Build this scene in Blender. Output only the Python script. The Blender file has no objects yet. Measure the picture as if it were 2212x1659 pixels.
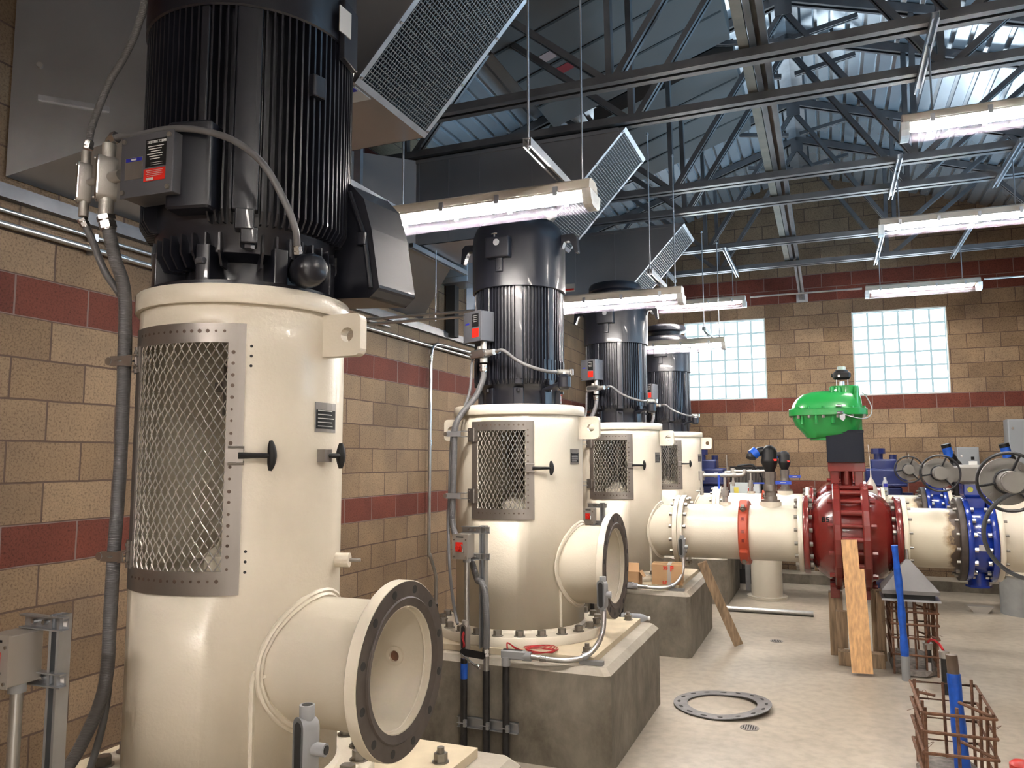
import bpy, bmesh, math, random
from mathutils import Vector, Matrix, Quaternion
random.seed(7)
PI = math.pi
S = bpy.context.scene
C = S.collection

# ------------------------------------------------------------------ camera
f_px, pit, yaw, roll = 1682.66, .0975, -.38324, -.0025
fw = Vector((math.sin(yaw)*math.cos(pit), math.cos(yaw)*math.cos(pit), math.sin(pit)))
rt = Vector((math.cos(yaw), -math.sin(yaw), 0)); up = rt.cross(fw)
r2 = rt*math.cos(roll)+up*math.sin(roll); u2 = -rt*math.sin(roll)+up*math.cos(roll)
cd = bpy.data.cameras.new('camera'); cam = bpy.data.objects.new('camera', cd); C.objects.link(cam)
cd.sensor_width = 36; cd.sensor_fit = 'HORIZONTAL'; cd.lens = f_px/2212*36
cd.clip_start = .05; cd.clip_end = 100
cam.matrix_world = Matrix(((r2.x, u2.x, -fw.x, 3.642), (r2.y, u2.y, -fw.y, 0), (r2.z, u2.z, -fw.z, 1.729), (0, 0, 0, 1)))
S.camera = cam
# ------------------------------------------------------------------ world, view, light
W = bpy.data.worlds.new('sky'); S.world = W; W.use_nodes = True
bg = W.node_tree.nodes['Background']; bg.inputs[0].default_value = (.75, .87, 1, 1); bg.inputs[1].default_value = 3.0
S.view_settings.view_transform = 'Standard'; S.view_settings.look = 'None'
S.view_settings.exposure = -0.1; S.view_settings.gamma = 1; S.view_settings.use_curve_mapping = False
S.cycles.use_denoising = True
S.cycles.max_bounces = 7; S.cycles.diffuse_bounces = 4; S.cycles.glossy_bounces = 4
S.cycles.transmission_bounces = 5; S.cycles.transparent_max_bounces = 12
S.cycles.sample_clamp_indirect = 6; S.cycles.caustics_reflective = False; S.cycles.caustics_refractive = False

def area(name, loc, target, sx, sy, power, col):
    l = bpy.data.lights.new(name, 'AREA'); l.shape = 'RECTANGLE'; l.size = sx; l.size_y = sy
    l.energy = power; l.color = col
    o = bpy.data.objects.new(name, l); C.objects.link(o); o.location = loc
    o.rotation_euler = (Vector(target)-Vector(loc)).to_track_quat('-Z', 'Y').to_euler()
    return o
# fill lamps added out of view as stand-in daylight; no openings are built
area('rear_fill', (5.4, -1.9, 1.5), (3.2, 6, .6), 2.6, 2.4, 60, (1, .93, .84))  # added fill from behind the viewer, no doorway there
up_fill = area('deck_fill', (6.72, 7.3, 3.0), (2.6, 7.0, 5.9), 7.0, 1.6, 360, (.42, .72, 1)); up_fill.data.spread = math.radians(105)  # added blue lamp, aimed up to brighten the roof deck; no window there

# ------------------------------------------------------------------ material helpers
def mat(name, col, rough=.5, metal=0., noise=0., nscale=8., bump=0., bscale=60., spec=.5, coat=0., col2=None, emit=None, estr=0., stretch=None):
    m = bpy.data.materials.new(name); m.use_nodes = True; nt = m.node_tree; N = nt.nodes; L = nt.links
    b = N['Principled BSDF']; b.inputs['Base Color'].default_value = (*col, 1); b.inputs['Roughness'].default_value = rough
    b.inputs['Metallic'].default_value = metal; b.inputs['Specular IOR Level'].default_value = spec; b.inputs['Coat Weight'].default_value = coat
    tc = N.new('ShaderNodeTexCoord'); vec = tc.outputs['Object']
    if stretch:
        mp = N.new('ShaderNodeMapping'); mp.inputs['Scale'].default_value = stretch; L.new(vec, mp.inputs[0]); vec = mp.outputs[0]
    if noise or col2:
        n = N.new('ShaderNodeTexNoise'); n.inputs['Scale'].default_value = nscale; n.inputs['Detail'].default_value = 6; L.new(vec, n.inputs['Vector'])
        r = N.new('ShaderNodeValToRGB'); r.color_ramp.elements[0].position = .3; r.color_ramp.elements[1].position = .7
        a = col2 or tuple(c*(1-noise) for c in col); z = col if col2 else tuple(min(1, c*(1+noise*.6)) for c in col)
        r.color_ramp.elements[0].color = (*a, 1); r.color_ramp.elements[1].color = (*z, 1)
        L.new(n.outputs[0], r.inputs[0]); L.new(r.outputs[0], b.inputs['Base Color'])
    if bump:
        n2 = N.new('ShaderNodeTexNoise'); n2.inputs['Scale'].default_value = bscale; n2.inputs['Detail'].default_value = 4; L.new(vec, n2.inputs['Vector'])
        bp = N.new('ShaderNodeBump'); bp.inputs['Strength'].default_value = bump; bp.inputs['Distance'].default_value = .004
        L.new(n2.outputs[0], bp.inputs['Height']); L.new(bp.outputs[0], b.inputs['Normal'])
    if emit:
        b.inputs['Emission Color'].default_value = (*emit, 1); b.inputs['Emission Strength'].default_value = estr
    return m

def cmu(axis):
    """split-face concrete block in running bond, tan with red courses; one world-space pattern per wall direction"""
    m = bpy.data.materials.new('concrete_block_'+axis); m.use_nodes = True; N = m.node_tree.nodes; L = m.node_tree.links; b = N['Principled BSDF']
    g = N.new('ShaderNodeNewGeometry'); s = N.new('ShaderNodeSeparateXYZ'); L.new(g.outputs['Position'], s.inputs[0])
    def math_(op, a, v=None, w=None):
        k = N.new('ShaderNodeMath'); k.operation = op
        for i, q in enumerate((a, v, w)):
            if q is None: continue
            if isinstance(q, (int, float)): k.inputs[i].default_value = q
            else: L.new(q, k.inputs[i])
        return k.outputs[0]
    a = math_('ADD', s.outputs[axis], -(2.558 if axis == 'Y' else 1.828)+.2032)
    cb = N.new('ShaderNodeCombineXYZ'); L.new(a, cb.inputs[0]); L.new(s.outputs['Z'], cb.inputs[1])
    wn = N.new('ShaderNodeTexNoise'); wn.inputs['Scale'].default_value = 5; L.new(g.outputs['Position'], wn.inputs['Vector'])
    ws = N.new('ShaderNodeVectorMath'); ws.operation = 'SCALE'; ws.inputs['Scale'].default_value = .012; L.new(wn.outputs['Color'], ws.inputs[0])
    wa = N.new('ShaderNodeVectorMath'); wa.operation = 'ADD'; L.new(cb.outputs[0], wa.inputs[0]); L.new(ws.outputs[0], wa.inputs[1])
    wo = N.new('ShaderNodeVectorMath'); wo.operation = 'ADD'; wo.inputs[1].default_value = (-.006, -.006, 0); L.new(wa.outputs[0], wo.inputs[0])
    t = N.new('ShaderNodeTexBrick'); L.new(wo.outputs[0], t.inputs['Vector']); t.offset = .5
    t.inputs['Scale'].default_value = 1; t.inputs['Brick Width'].default_value = .4064; t.inputs['Row Height'].default_value = .2032
    t.inputs['Mortar Size'].default_value = .006; t.inputs['Mortar Smooth'].default_value = .35
    t.inputs['Color1'].default_value = (0, 0, 0, 1); t.inputs['Color2'].default_value = (1, 1, 1, 1); t.inputs['Mortar'].default_value = (.5, .5, .5, 1)
    def ramp(a_, b_):
        r = N.new('ShaderNodeValToRGB'); r.color_ramp.elements[0].color = (*a_, 1); r.color_ramp.elements[1].color = (*b_, 1); L.new(t.outputs['Color'], r.inputs[0]); return r.outputs[0]
    tan = ramp((.195, .133, .08), (.28, .20, .128)); red = ramp((.115, .030, .020), (.155, .042, .027))
    row = math_('FLOOR', math_('DIVIDE', s.outputs['Z'], .2032))
    isred = None
    for k in (6, 12, 20, 21):
        q = math_('COMPARE', row, k, .1); isred = q if isred is None else math_('ADD', isred, q)
    def mix(fac, c1, c2, mode='MIX'):
        x = N.new('ShaderNodeMix'); x.data_type = 'RGBA'; x.blend_type = mode
        for i, q in ((0, fac), (6, c1), (7, c2)):
            if isinstance(q, (int, float)): x.inputs[i].default_value = q
            elif isinstance(q, tuple): x.inputs[i].default_value = (*q, 1)
            else: L.new(q, x.inputs[i])
        return x.outputs[2]
    col = mix(isred, tan, red)
    # pitted split face: dark speckle and pale efflorescence
    n = N.new('ShaderNodeTexNoise'); n.inputs['Scale'].default_value = 90; n.inputs['Detail'].default_value = 5; n.inputs['Roughness'].default_value = .7; L.new(g.outputs['Position'], n.inputs['Vector'])
    r = N.new('ShaderNodeValToRGB'); r.color_ramp.elements[0].position = .33; r.color_ramp.elements[1].position = .52; r.color_ramp.elements[0].color = (.34, .31, .29, 1); r.color_ramp.elements[1].color = (1, 1, 1, 1); L.new(n.outputs[0], r.inputs[0])
    col = mix(.8, col, r.outputs[0], 'MULTIPLY')
    n3 = N.new('ShaderNodeTexNoise'); n3.inputs['Scale'].default_value = 2.2; n3.inputs['Detail'].default_value = 7; L.new(g.outputs['Position'], n3.inputs['Vector'])
    r3 = N.new('ShaderNodeValToRGB'); r3.color_ramp.elements[0].position = .35; r3.color_ramp.elements[1].position = .7; r3.color_ramp.elements[0].color = (.78, .78, .8, 1); r3.color_ramp.elements[1].color = (1.12, 1.1, 1.05, 1); L.new(n3.outputs[0], r3.inputs[0])
    col = mix(1., col, r3.outputs[0], 'MULTIPLY')
    col = mix(t.outputs['Fac'], col, mix(isred, (.085, .055, .042), (.17, .12, .11)))
    L.new(col, b.inputs['Base Color']); b.inputs['Roughness'].default_value = .8; b.inputs['Specular IOR Level'].default_value = .3
    h = math_('MULTIPLY_ADD', t.outputs['Fac'], -1.0, math_('MULTIPLY', n.outputs[0], .5))
    bp = N.new('ShaderNodeBump'); bp.inputs['Strength'].default_value = .5; bp.inputs['Distance'].default_value = .006; L.new(h, bp.inputs['Height']); L.new(bp.outputs[0], b.inputs['Normal'])
    return m

CMU_Y, CMU_X = cmu('Y'), cmu('X')
cream = mat('cream_paint', (.76, .695, .575), .32, noise=.03, nscale=3, bump=.25, bscale=90, coat=.2)
black = mat('black_motor_enamel', (.010, .011, .017), .36, noise=.2, nscale=5, coat=.12)
blackrub = mat('black_rubber', (.006, .006, .007), .5, spec=.35)
boxgrey = mat('dark_grey_box_enamel', (.075, .077, .088), .45)
stain = mat('stainless_steel', (.31, .285, .265), .42, metal=.85, noise=.15, nscale=12, stretch=(1, 1, .2))
darksteel = mat('raw_flange_steel', (.075, .062, .054), .55, metal=.2, noise=.25, nscale=18)
boltm = mat('zinc_bolt', (.30, .28, .25), .4, metal=.8, noise=.2, nscale=30)
exps = mat('expanded_steel', (.52, .49, .45), .4, metal=.7)
boxsteel = mat('brushed_box_steel', (.46, .43, .39), .42, metal=.6)
galv = mat('galvanised_steel', (.50, .52, .55), .38, metal=.85, noise=.2, nscale=6)
galvdark = mat('galvanised_truss_steel', (.17, .172, .18), .42, metal=.7, noise=.25, nscale=5)
deckm = mat('galvanised_deck', (.60, .65, .70), .24, metal=.68, noise=.35, nscale=1.6, stretch=(1, .35, 1))
duct = mat('duct_sheet_metal', (.40, .40, .41), .36, metal=.96, noise=.08, nscale=2)
emt = mat('emt_conduit_steel', (.55, .55, .54), .3, metal=.9, noise=.1, nscale=20)
pvcgrey = mat('grey_liquidtight_conduit', (.125, .125, .13), .4)
castal = mat('cast_aluminium', (.44, .42, .39), .45, metal=.6, bump=.2, bscale=150)
castgrey = mat('grey_cast_fitting', (.30, .31, .32), .5)
redv = mat('red_valve_paint', (.17, .018, .015), .25, noise=.1, nscale=4, bump=.15, bscale=50, coat=.4)
orange = mat('orange_coupling_paint', (.42, .06, .025), .4)
bluev = mat('blue_valve_paint', (.008, .035, .30), .2, coat=.5, bump=.12, bscale=45)
navy = mat('navy_pump_paint', (.008, .018, .10), .35, coat=.2)
bluetape = mat('blue_tape', (.01, .10, .55), .4, noise=.25, nscale=20, bump=.5, bscale=30)
bluehandle = mat('blue_lever_grip', (.02, .07, .5), .45)
green = mat('green_actuator_paint', (.014, .27, .055), .3, coat=.4, noise=.05, nscale=4)
gearbox = mat('grey_gearbox_paint', (.21, .20, .185), .5, noise=.08, nscale=8)
wheelblk = mat('black_handwheel', (.02, .022, .026), .4)
wood = mat('fir_board', (.62, .36, .16), .6, noise=.3, nscale=6, stretch=(9, 9, .7))
oldwood = mat('weathered_timber', (.30, .21, .13), .8, noise=.45, nscale=6, stretch=(8, 8, .8))
cardb = mat('cardboard', (.50, .31, .16), .85, noise=.08, nscale=6)
rust = mat('rusty_rebar', (.17, .085, .05), .85, noise=.4, nscale=40, bump=.5, bscale=120)
rough_conc = mat('broken_concrete', (.20, .18, .16), .95, noise=.4, nscale=25, bump=1., bscale=30)
redp = mat('red_plastic', (.62, .02, .012), .35)
redwire = mat('red_wire_insulation', (.45, .015, .02), .4)
white = mat('white_print', (.8, .8, .78), .5)
whitelab = mat('pale_label', (.55, .54, .52), .5)
blackpl = mat('black_plate', (.008, .008, .009), .6, spec=.2)
bluelab = mat('blue_print', (.015, .02, .3), .5)
blackpipe = mat('black_taped_pipe', (.018, .018, .02), .35, noise=.5, nscale=25, col2=(.004, .004, .005))
cloudy = mat('clouded_plastic', (.75, .73, .68), .4)
stainblk = mat('weld_heat_mark', (.09, .06, .045), .6)
chrome = mat('bright_zinc', (.62, .62, .62), .25, metal=.95)
grout = mat('grout_bed', (.62, .53, .38), .85, noise=.1, nscale=10)
darkint = mat('dark_interior', (.02, .02, .02), .8)

def floor_mat():
    m = bpy.data.materials.new('sealed_concrete_floor'); m.use_nodes = True; N = m.node_tree.nodes; L = m.node_tree.links; b = N['Principled BSDF']
    g = N.new('ShaderNodeNewGeometry')
    n = N.new('ShaderNodeTexNoise'); n.inputs['Scale'].default_value = 1.1; n.inputs['Detail'].default_value = 8; n.inputs['Roughness'].default_value = .62; n.inputs['Distortion'].default_value = .4; L.new(g.outputs['Position'], n.inputs['Vector'])
    r = N.new('ShaderNodeValToRGB'); e = r.color_ramp.elements; e[0].position = .3; e[0].color = (.33, .29, .235, 1); e[1].position = .7; e[1].color = (.51, .455, .37, 1); L.new(n.outputs[0], r.inputs[0])
    n2 = N.new('ShaderNodeTexNoise'); n2.inputs['Scale'].default_value = 14; n2.inputs['Detail'].default_value = 8; L.new(g.outputs['Position'], n2.inputs['Vector'])
    r2_ = N.new('ShaderNodeValToRGB'); r2_.color_ramp.elements[0].position = .32; r2_.color_ramp.elements[0].color = (.8, .79, .78, 1); r2_.color_ramp.elements[1].position = .6; r2_.color_ramp.elements[1].color = (1, 1, 1, 1); L.new(n2.outputs[0], r2_.inputs[0])
    x = N.new('ShaderNodeMix'); x.data_type = 'RGBA'; x.blend_type = 'MULTIPLY'; x.inputs[0].default_value = 1; L.new(r.outputs[0], x.inputs[6]); L.new(r2_.outputs[0], x.inputs[7]); L.new(x.outputs[2], b.inputs['Base Color'])
    rr = N.new('ShaderNodeMapRange'); rr.inputs[3].default_value = .22; rr.inputs[4].default_value = .5; L.new(n.outputs[0], rr.inputs[0]); L.new(rr.outputs[0], b.inputs['Roughness'])
    return m
floorm = floor_mat()
def conc_mat():
    m = bpy.data.materials.new('formed_pedestal_concrete'); m.use_nodes = True; N = m.node_tree.nodes; L = m.node_tree.links; b = N['Principled BSDF']
    tc = N.new('ShaderNodeTexCoord'); mp = N.new('ShaderNodeMapping'); mp.inputs['Scale'].default_value = (1.7, 1.7, 1.15); L.new(tc.outputs['Object'], mp.inputs[0])
    n = N.new('ShaderNodeTexNoise'); n.inputs['Scale'].default_value = 2.6; n.inputs['Detail'].default_value = 9; n.inputs['Roughness'].default_value = .68; n.inputs['Distortion'].default_value = .2; L.new(mp.outputs[0], n.inputs['Vector'])
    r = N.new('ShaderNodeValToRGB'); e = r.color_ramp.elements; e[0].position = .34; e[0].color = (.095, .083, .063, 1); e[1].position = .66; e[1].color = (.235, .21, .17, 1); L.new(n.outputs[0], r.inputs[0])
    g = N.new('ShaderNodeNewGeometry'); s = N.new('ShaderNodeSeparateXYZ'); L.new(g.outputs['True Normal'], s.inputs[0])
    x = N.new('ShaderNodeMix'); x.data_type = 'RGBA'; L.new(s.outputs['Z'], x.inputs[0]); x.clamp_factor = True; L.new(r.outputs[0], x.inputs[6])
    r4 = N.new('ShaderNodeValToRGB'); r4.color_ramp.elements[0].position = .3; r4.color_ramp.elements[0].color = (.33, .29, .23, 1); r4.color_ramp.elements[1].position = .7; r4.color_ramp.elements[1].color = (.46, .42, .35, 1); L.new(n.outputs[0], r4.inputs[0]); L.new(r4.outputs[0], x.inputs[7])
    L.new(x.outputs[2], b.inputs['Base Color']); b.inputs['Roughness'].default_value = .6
    bp = N.new('ShaderNodeBump'); bp.inputs['Strength'].default_value = .25; bp.inputs['Distance'].default_value = .01; L.new(n.outputs[0], bp.inputs['Height']); L.new(bp.outputs[0], b.inputs['Normal'])
    return m
concm = conc_mat()
def clear_mat(name, tint, alpha_rough=.15, mixf=.25):
    m = bpy.data.materials.new(name); m.use_nodes = True; N = m.node_tree.nodes; L = m.node_tree.links; b = N['Principled BSDF']
    b.inputs['Base Color'].default_value = (*tint, 1); b.inputs['Roughness'].default_value = alpha_rough
    t = N.new('ShaderNodeBsdfTransparent'); x = N.new('ShaderNodeMixShader'); x.inputs[0].default_value = mixf
    L.new(t.outputs[0], x.inputs[1]); L.new(b.outputs[0], x.inputs[2]); L.new(x.outputs[0], N['Material Output'].inputs[0]); return m
clearlens = clear_mat('clear_ribbed_lens', (.12, .11, .14), .1, .09)
clearpl = clear_mat('clear_bottle_plastic', (.8, .85, .9), .1, .35)
bagm = clear_mat('thin_plastic_bag', (.75, .7, .62), .4, .65)
def screen_mat():
    m = bpy.data.materials.new('wire_screen_mesh'); m.use_nodes = True; N = m.node_tree.nodes; L = m.node_tree.links; b = N['Principled BSDF']
    b.inputs['Base Color'].default_value = (.13, .13, .13, 1); b.inputs['Metallic'].default_value = .3; b.inputs['Roughness'].default_value = .5
    tc = N.new('ShaderNodeTexCoord'); mp = N.new('ShaderNodeMapping'); mp.inputs['Scale'].default_value = (48, 48, 48); L.new(tc.outputs['UV'], mp.inputs[0]); s = N.new('ShaderNodeSeparateXYZ'); L.new(mp.outputs[0], s.inputs[0])
    def k(op, a, v=None):
        q = N.new('ShaderNodeMath'); q.operation = op
        for i, w in enumerate((a, v)):
            if w is None: continue
            if isinstance(w, (int, float)): q.inputs[i].default_value = w
            else: L.new(w, q.inputs[i])
        return q.outputs[0]
    a = k('LESS_THAN', k('FRACT', s.outputs[0]), .25); c = k('LESS_THAN', k('FRACT', s.outputs[1]), .25)
    t = N.new('ShaderNodeBsdfTransparent'); x = N.new('ShaderNodeMixShader'); L.new(k('MAXIMUM', a, c), x.inputs[0])
    L.new(t.outputs[0], x.inputs[1]); L.new(b.outputs[0], x.inputs[2]); L.new(x.outputs[0], N['Material Output'].inputs[0]); return m
screenm = screen_mat()
def led_mat():
    m = mat('lit_led_strip', (1, 1, 1), .5, emit=(1, .925, .85), estr=230.); N = m.node_tree.nodes; L = m.node_tree.links
    g = N.new('ShaderNodeTexCoord'); s = N.new('ShaderNodeSeparateXYZ'); L.new(g.outputs['Object'], s.inputs[0]); prev = s.outputs[0]
    for op, v in (('MULTIPLY', 1/.0125), ('FRACT', None), ('LESS_THAN', .62), ('MULTIPLY', 640.)):
        k = N.new('ShaderNodeMath'); k.operation = op; L.new(prev, k.inputs[0]); prev = k.outputs[0]
        if v: k.inputs[1].default_value = v
    L.new(prev, N['Principled BSDF'].inputs['Emission Strength']); return m
ledm = led_mat()
housing = mat('fixture_housing', (.60, .53, .44), .5)
def glassblock():
    m = bpy.data.materials.new('lit_glass_block'); m.use_nodes = True; N = m.node_tree.nodes; L = m.node_tree.links; b = N['Principled BSDF']
    b.inputs['Base Color'].default_value = (.8, .88, .92, 1); b.inputs['Roughness'].default_value = .15
    b.inputs['Emission Color'].default_value = (.80, .92, 1, 1); b.inputs['Emission Strength'].default_value = 11.0
    return m
glassb = glassblock()
mortar = mat('glowing_block_joint', (.03, .035, .036), .9, emit=(.62, .84, .90), estr=.80, spec=0.)  # dark base; the pale look is a glow painted in as backlight
winframe = mat('window_frame', (.55, .58, .6), .4)

# ------------------------------------------------------------------ mesh helpers
def frame_of(d):
    d = Vector(d).normalized(); a = Vector((0, 0, 1)) if abs(d.z) < .9 else Vector((1, 0, 0))
    x = a.cross(d).normalized(); return x, d.cross(x), d
def smooth_path(pts, n=6):
    P = [Vector(p) for p in pts]
    if len(P) < 3: return P
    out = []
    for i in range(len(P)-1):
        p0 = P[i-1] if i else P[0]*2-P[1]; p1, p2 = P[i], P[i+1]; p3 = P[i+2] if i+2 < len(P) else P[-1]*2-P[-2]
        for k in range(n):
            t = k/n; out.append(.5*((2*p1)+(p2-p0)*t+(2*p0-5*p1+4*p2-p3)*t*t+(3*p1-p0-3*p2+p3)*t**3))
    out.append(P[-1]); return out
class MB:
    def __init__(s): s.v = []; s.f = []; s.sm = []; s.mi = []; s.cur = 0
    def add(s, vs, fs, smooth=False):
        o = len(s.v); s.v += [tuple(v) for v in vs]; s.f += [tuple(i+o for i in f) for f in fs]; s.sm += [smooth]*len(fs); s.mi += [s.cur]*len(fs); return s
    def use(s, k): s.cur = k; return s
    def box(s, c, size, rz=0, M=None, taper=1.0):
        c = Vector(c); hx, hy, hz = (a/2 for a in size); vs = []
        for z in (-hz, hz):
            k = taper if z > 0 else 1
            for x, y in ((-hx, -hy), (hx, -hy), (hx, hy), (-hx, hy)): vs.append(Vector((x*k, y*k, z)))
        R = M or Matrix.Rotation(rz, 3, 'Z')
        return s.add([c+R@v for v in vs], [(3, 2, 1, 0), (4, 5, 6, 7), (0, 1, 5, 4), (1, 2, 6, 5), (2, 3, 7, 6), (3, 0, 4, 7)])
    def bb(s, x0, x1, y0, y1, z0, z1): return s.box(((x0+x1)/2, (y0+y1)/2, (z0+z1)/2), (x1-x0, y1-y0, z1-z0))
    def rbox(s, c, size, r=.01, M=None, seg=3):
        """box with rounded vertical (local z) edges and small top and bottom chamfers"""
        c = Vector(c); hx, hy, hz = (a/2 for a in size); M = M or Matrix.Identity(3); r = min(r, hx*.98, hy*.98); rings = []
        ch = min(r*.5, hz*.5)
        for z, ins in ((-hz, ch), (-hz+ch, 0), (hz-ch, 0), (hz, ch)):
            ring = []
            for qx, qy, a0 in ((1, 1, 0), (-1, 1, 90), (-1, -1, 180), (1, -1, 270)):
                for k in range(seg+1):
                    a = math.radians(a0+90*k/seg); ring.append(c+M@Vector((qx*(hx-r)+(r-ins)*math.cos(a), qy*(hy-r)+(r-ins)*math.sin(a), z)))
            rings.append(ring)
        return s.rings(rings, True, True)
    def rings(s, rings, cap=True, smooth=False, closed=True):
        n = len(rings[0]); vs = [v for r in rings for v in r]; fs = []
        for i in range(len(rings)-1):
            for k in range(n if closed else n-1):
                a, b = i*n+k, i*n+(k+1) % n; fs.append((a, b, b+n, a+n))
        s.add(vs, fs, smooth)
        if cap: s.add(rings[0][::-1], [tuple(range(n))]); s.add(rings[-1], [tuple(range(n))])
        return s
    def cyl(s, p0, p1, r0, r1=None, n=20, cap=True, smooth=True):
        p0, p1 = Vector(p0), Vector(p1); r1 = r0 if r1 is None else r1; x, y, _ = frame_of(p1-p0)
        mk = lambda p, r: [p+x*r*math.cos(2*PI*k/n)+y*r*math.sin(2*PI*k/n) for k in range(n)]
        return s.rings([mk(p0, r0), mk(p1, r1)], cap, smooth)
    def hexa(s, p0, p1, r): return s.cyl(p0, p1, r, n=6, smooth=False)
    def tube(s, pts, r, n=10, smooth=6, cap=True, rf=None):
        P = smooth_path(pts, smooth) if smooth else [Vector(p) for p in pts]; rings = []; x = None
        for i, p in enumerate(P):
            d = (P[min(i+1, len(P)-1)]-P[max(i-1, 0)])
            if d.length < 1e-9: continue
            d.normalize()
            if x is None: x = frame_of(d)[0]
            x = (x-d*x.dot(d)); x.normalize(); y = d.cross(x); q = r if rf is None else r*rf(i/(len(P)-1))
            rings.append([p+x*q*math.cos(2*PI*k/n)+y*q*math.sin(2*PI*k/n) for k in range(n)])
        return s.rings(rings, cap, True)
    def lathe(s, o, axis, prof, n=40, a0=0, a1=2*PI, smooth=True, x=None):
        """prof: (radius, height along axis) pairs"""
        o = Vector(o); fx, fy, fz = frame_of(axis); full = abs(a1-a0-2*PI) < 1e-6; m = n if full else n+1; rings = []
        for r, h in prof:
            rings.append([o+fz*h+(fx*math.cos(a0+(a1-a0)*k/n)+fy*math.sin(a0+(a1-a0)*k/n))*r for k in range(m)])
        return s.rings(rings, False, smooth, closed=full)
    def torus(s, o, axis, R, r, n=40, m=8):
        fx, fy, fz = frame_of(axis); o = Vector(o); rings = []
        for i in range(n+1):
            a = 2*PI*i/n; d = fx*math.cos(a)+fy*math.sin(a); rings.append([o+d*(R+r*math.cos(2*PI*k/m))+fz*r*math.sin(2*PI*k/m) for k in range(m)])
        return s.rings(rings, False, True)
    def prism(s, poly, vec, smooth=False):
        a = [Vector(p) for p in poly]; v = Vector(vec); return s.rings([a, [p+v for p in a]], True, smooth)
    def channel(s, p0, p1, w, d, side=(0, 1, 0), lip=.36, t=.003, flip=1):
        """C-channel from p0 to p1: web on top, two flanges, lips closing the open underside"""
        p0, p1 = Vector(p0), Vector(p1); ax = (p1-p0).normalized(); y = Vector(side).normalized(); z = ax.cross(y).normalized()*flip
        if z.z < 0: z = -z
        if abs(z.z) < .15 and z.x*flip < 0: z = -z
        h = w/2; l = w*lip
        pr = [(-h, -d), (-h, 0), (h, 0), (h, -d), (h-l, -d), (h-l, -d+t), (h-t, -d+t), (h-t, -t), (-h+t, -t), (-h+t, -d+t), (-h+l, -d+t), (-h+l, -d)]
        return s.rings([[q+y*a+z*b for a, b in pr] for q in (p0, p1)], True)
    def build(s, name, m, parent=None, bevel=0, uv=None):
        me = bpy.data.meshes.new(name); vs = s.v
        if parent is not None:



            Mi = world(parent).inverted(); vs = [tuple(Mi@Vector(v)) for v in vs]
        me.from_pydata(vs, [], s.f); me.polygons.foreach_set('use_smooth', s.sm)
        if uv:
            ul = me.uv_layers.new(name='UVMap')
            for lp in me.loops: ul.data[lp.index].uv = uv[lp.vertex_index]
        for q in (m if isinstance(m, (list, tuple)) else [m]): me.materials.append(q)
        me.polygons.foreach_set('material_index', s.mi); me.update()
        bmm = bmesh.new(); bmm.from_mesh(me); bmesh.ops.recalc_face_normals(bmm, faces=bmm.faces)
        bmm.to_mesh(me); bmm.free()
        o = bpy.data.objects.new(name, me); C.objects.link(o)
        if parent is not None: o.parent = parent
        if bevel:
            b = o.modifiers.new('bevel', 'BEVEL'); b.width = bevel; b.segments = 2; b.limit_method = 'ANGLE'; b.angle_limit = .6
        if any(s.sm):
            try: me.set_sharp_from_angle(angle=math.radians(42))
            except Exception: pass
        return o
def world(o):
    M = o.matrix_basis.copy(); g = o.parent
    while g: M = g.matrix_basis @ M; g = g.parent
    return M
def tag(o, label, cat, group=None, kind=None):
    o['label'] = label; o['category'] = cat
    if group: o['group'] = group
    if kind: o['kind'] = kind
    return o
def thing(name, loc, label, cat, group=None, rz=0):
    o = bpy.data.objects.new(name, None); C.objects.link(o); o.location = loc; o.rotation_euler = (0, 0, rz); o.empty_display_size = .1
    return tag(o, label, cat, group)
def struct(o): o['kind'] = 'structure'; return o
def kids(o): return [c for c in list(C.objects) if c.parent == o]
def dup(o, dloc, label=None, parent=None, group=None):
    c = o.copy(); C.objects.link(c)
    if parent is not None: c.parent = parent
    else: c.location = o.location+Vector(dloc)
    if label: c['label'] = label
    if group: c['group'] = group
    for ch in kids(o): dup(ch, (0, 0, 0), None, c)
    return c
def ud(deg):  # plan direction: 0 = towards the viewer's end (-Y), 90 = towards the aisle (+X)
    a = math.radians(deg); return Vector((math.sin(a), -math.cos(a), 0))
Z = Vector((0, 0, 1))
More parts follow.
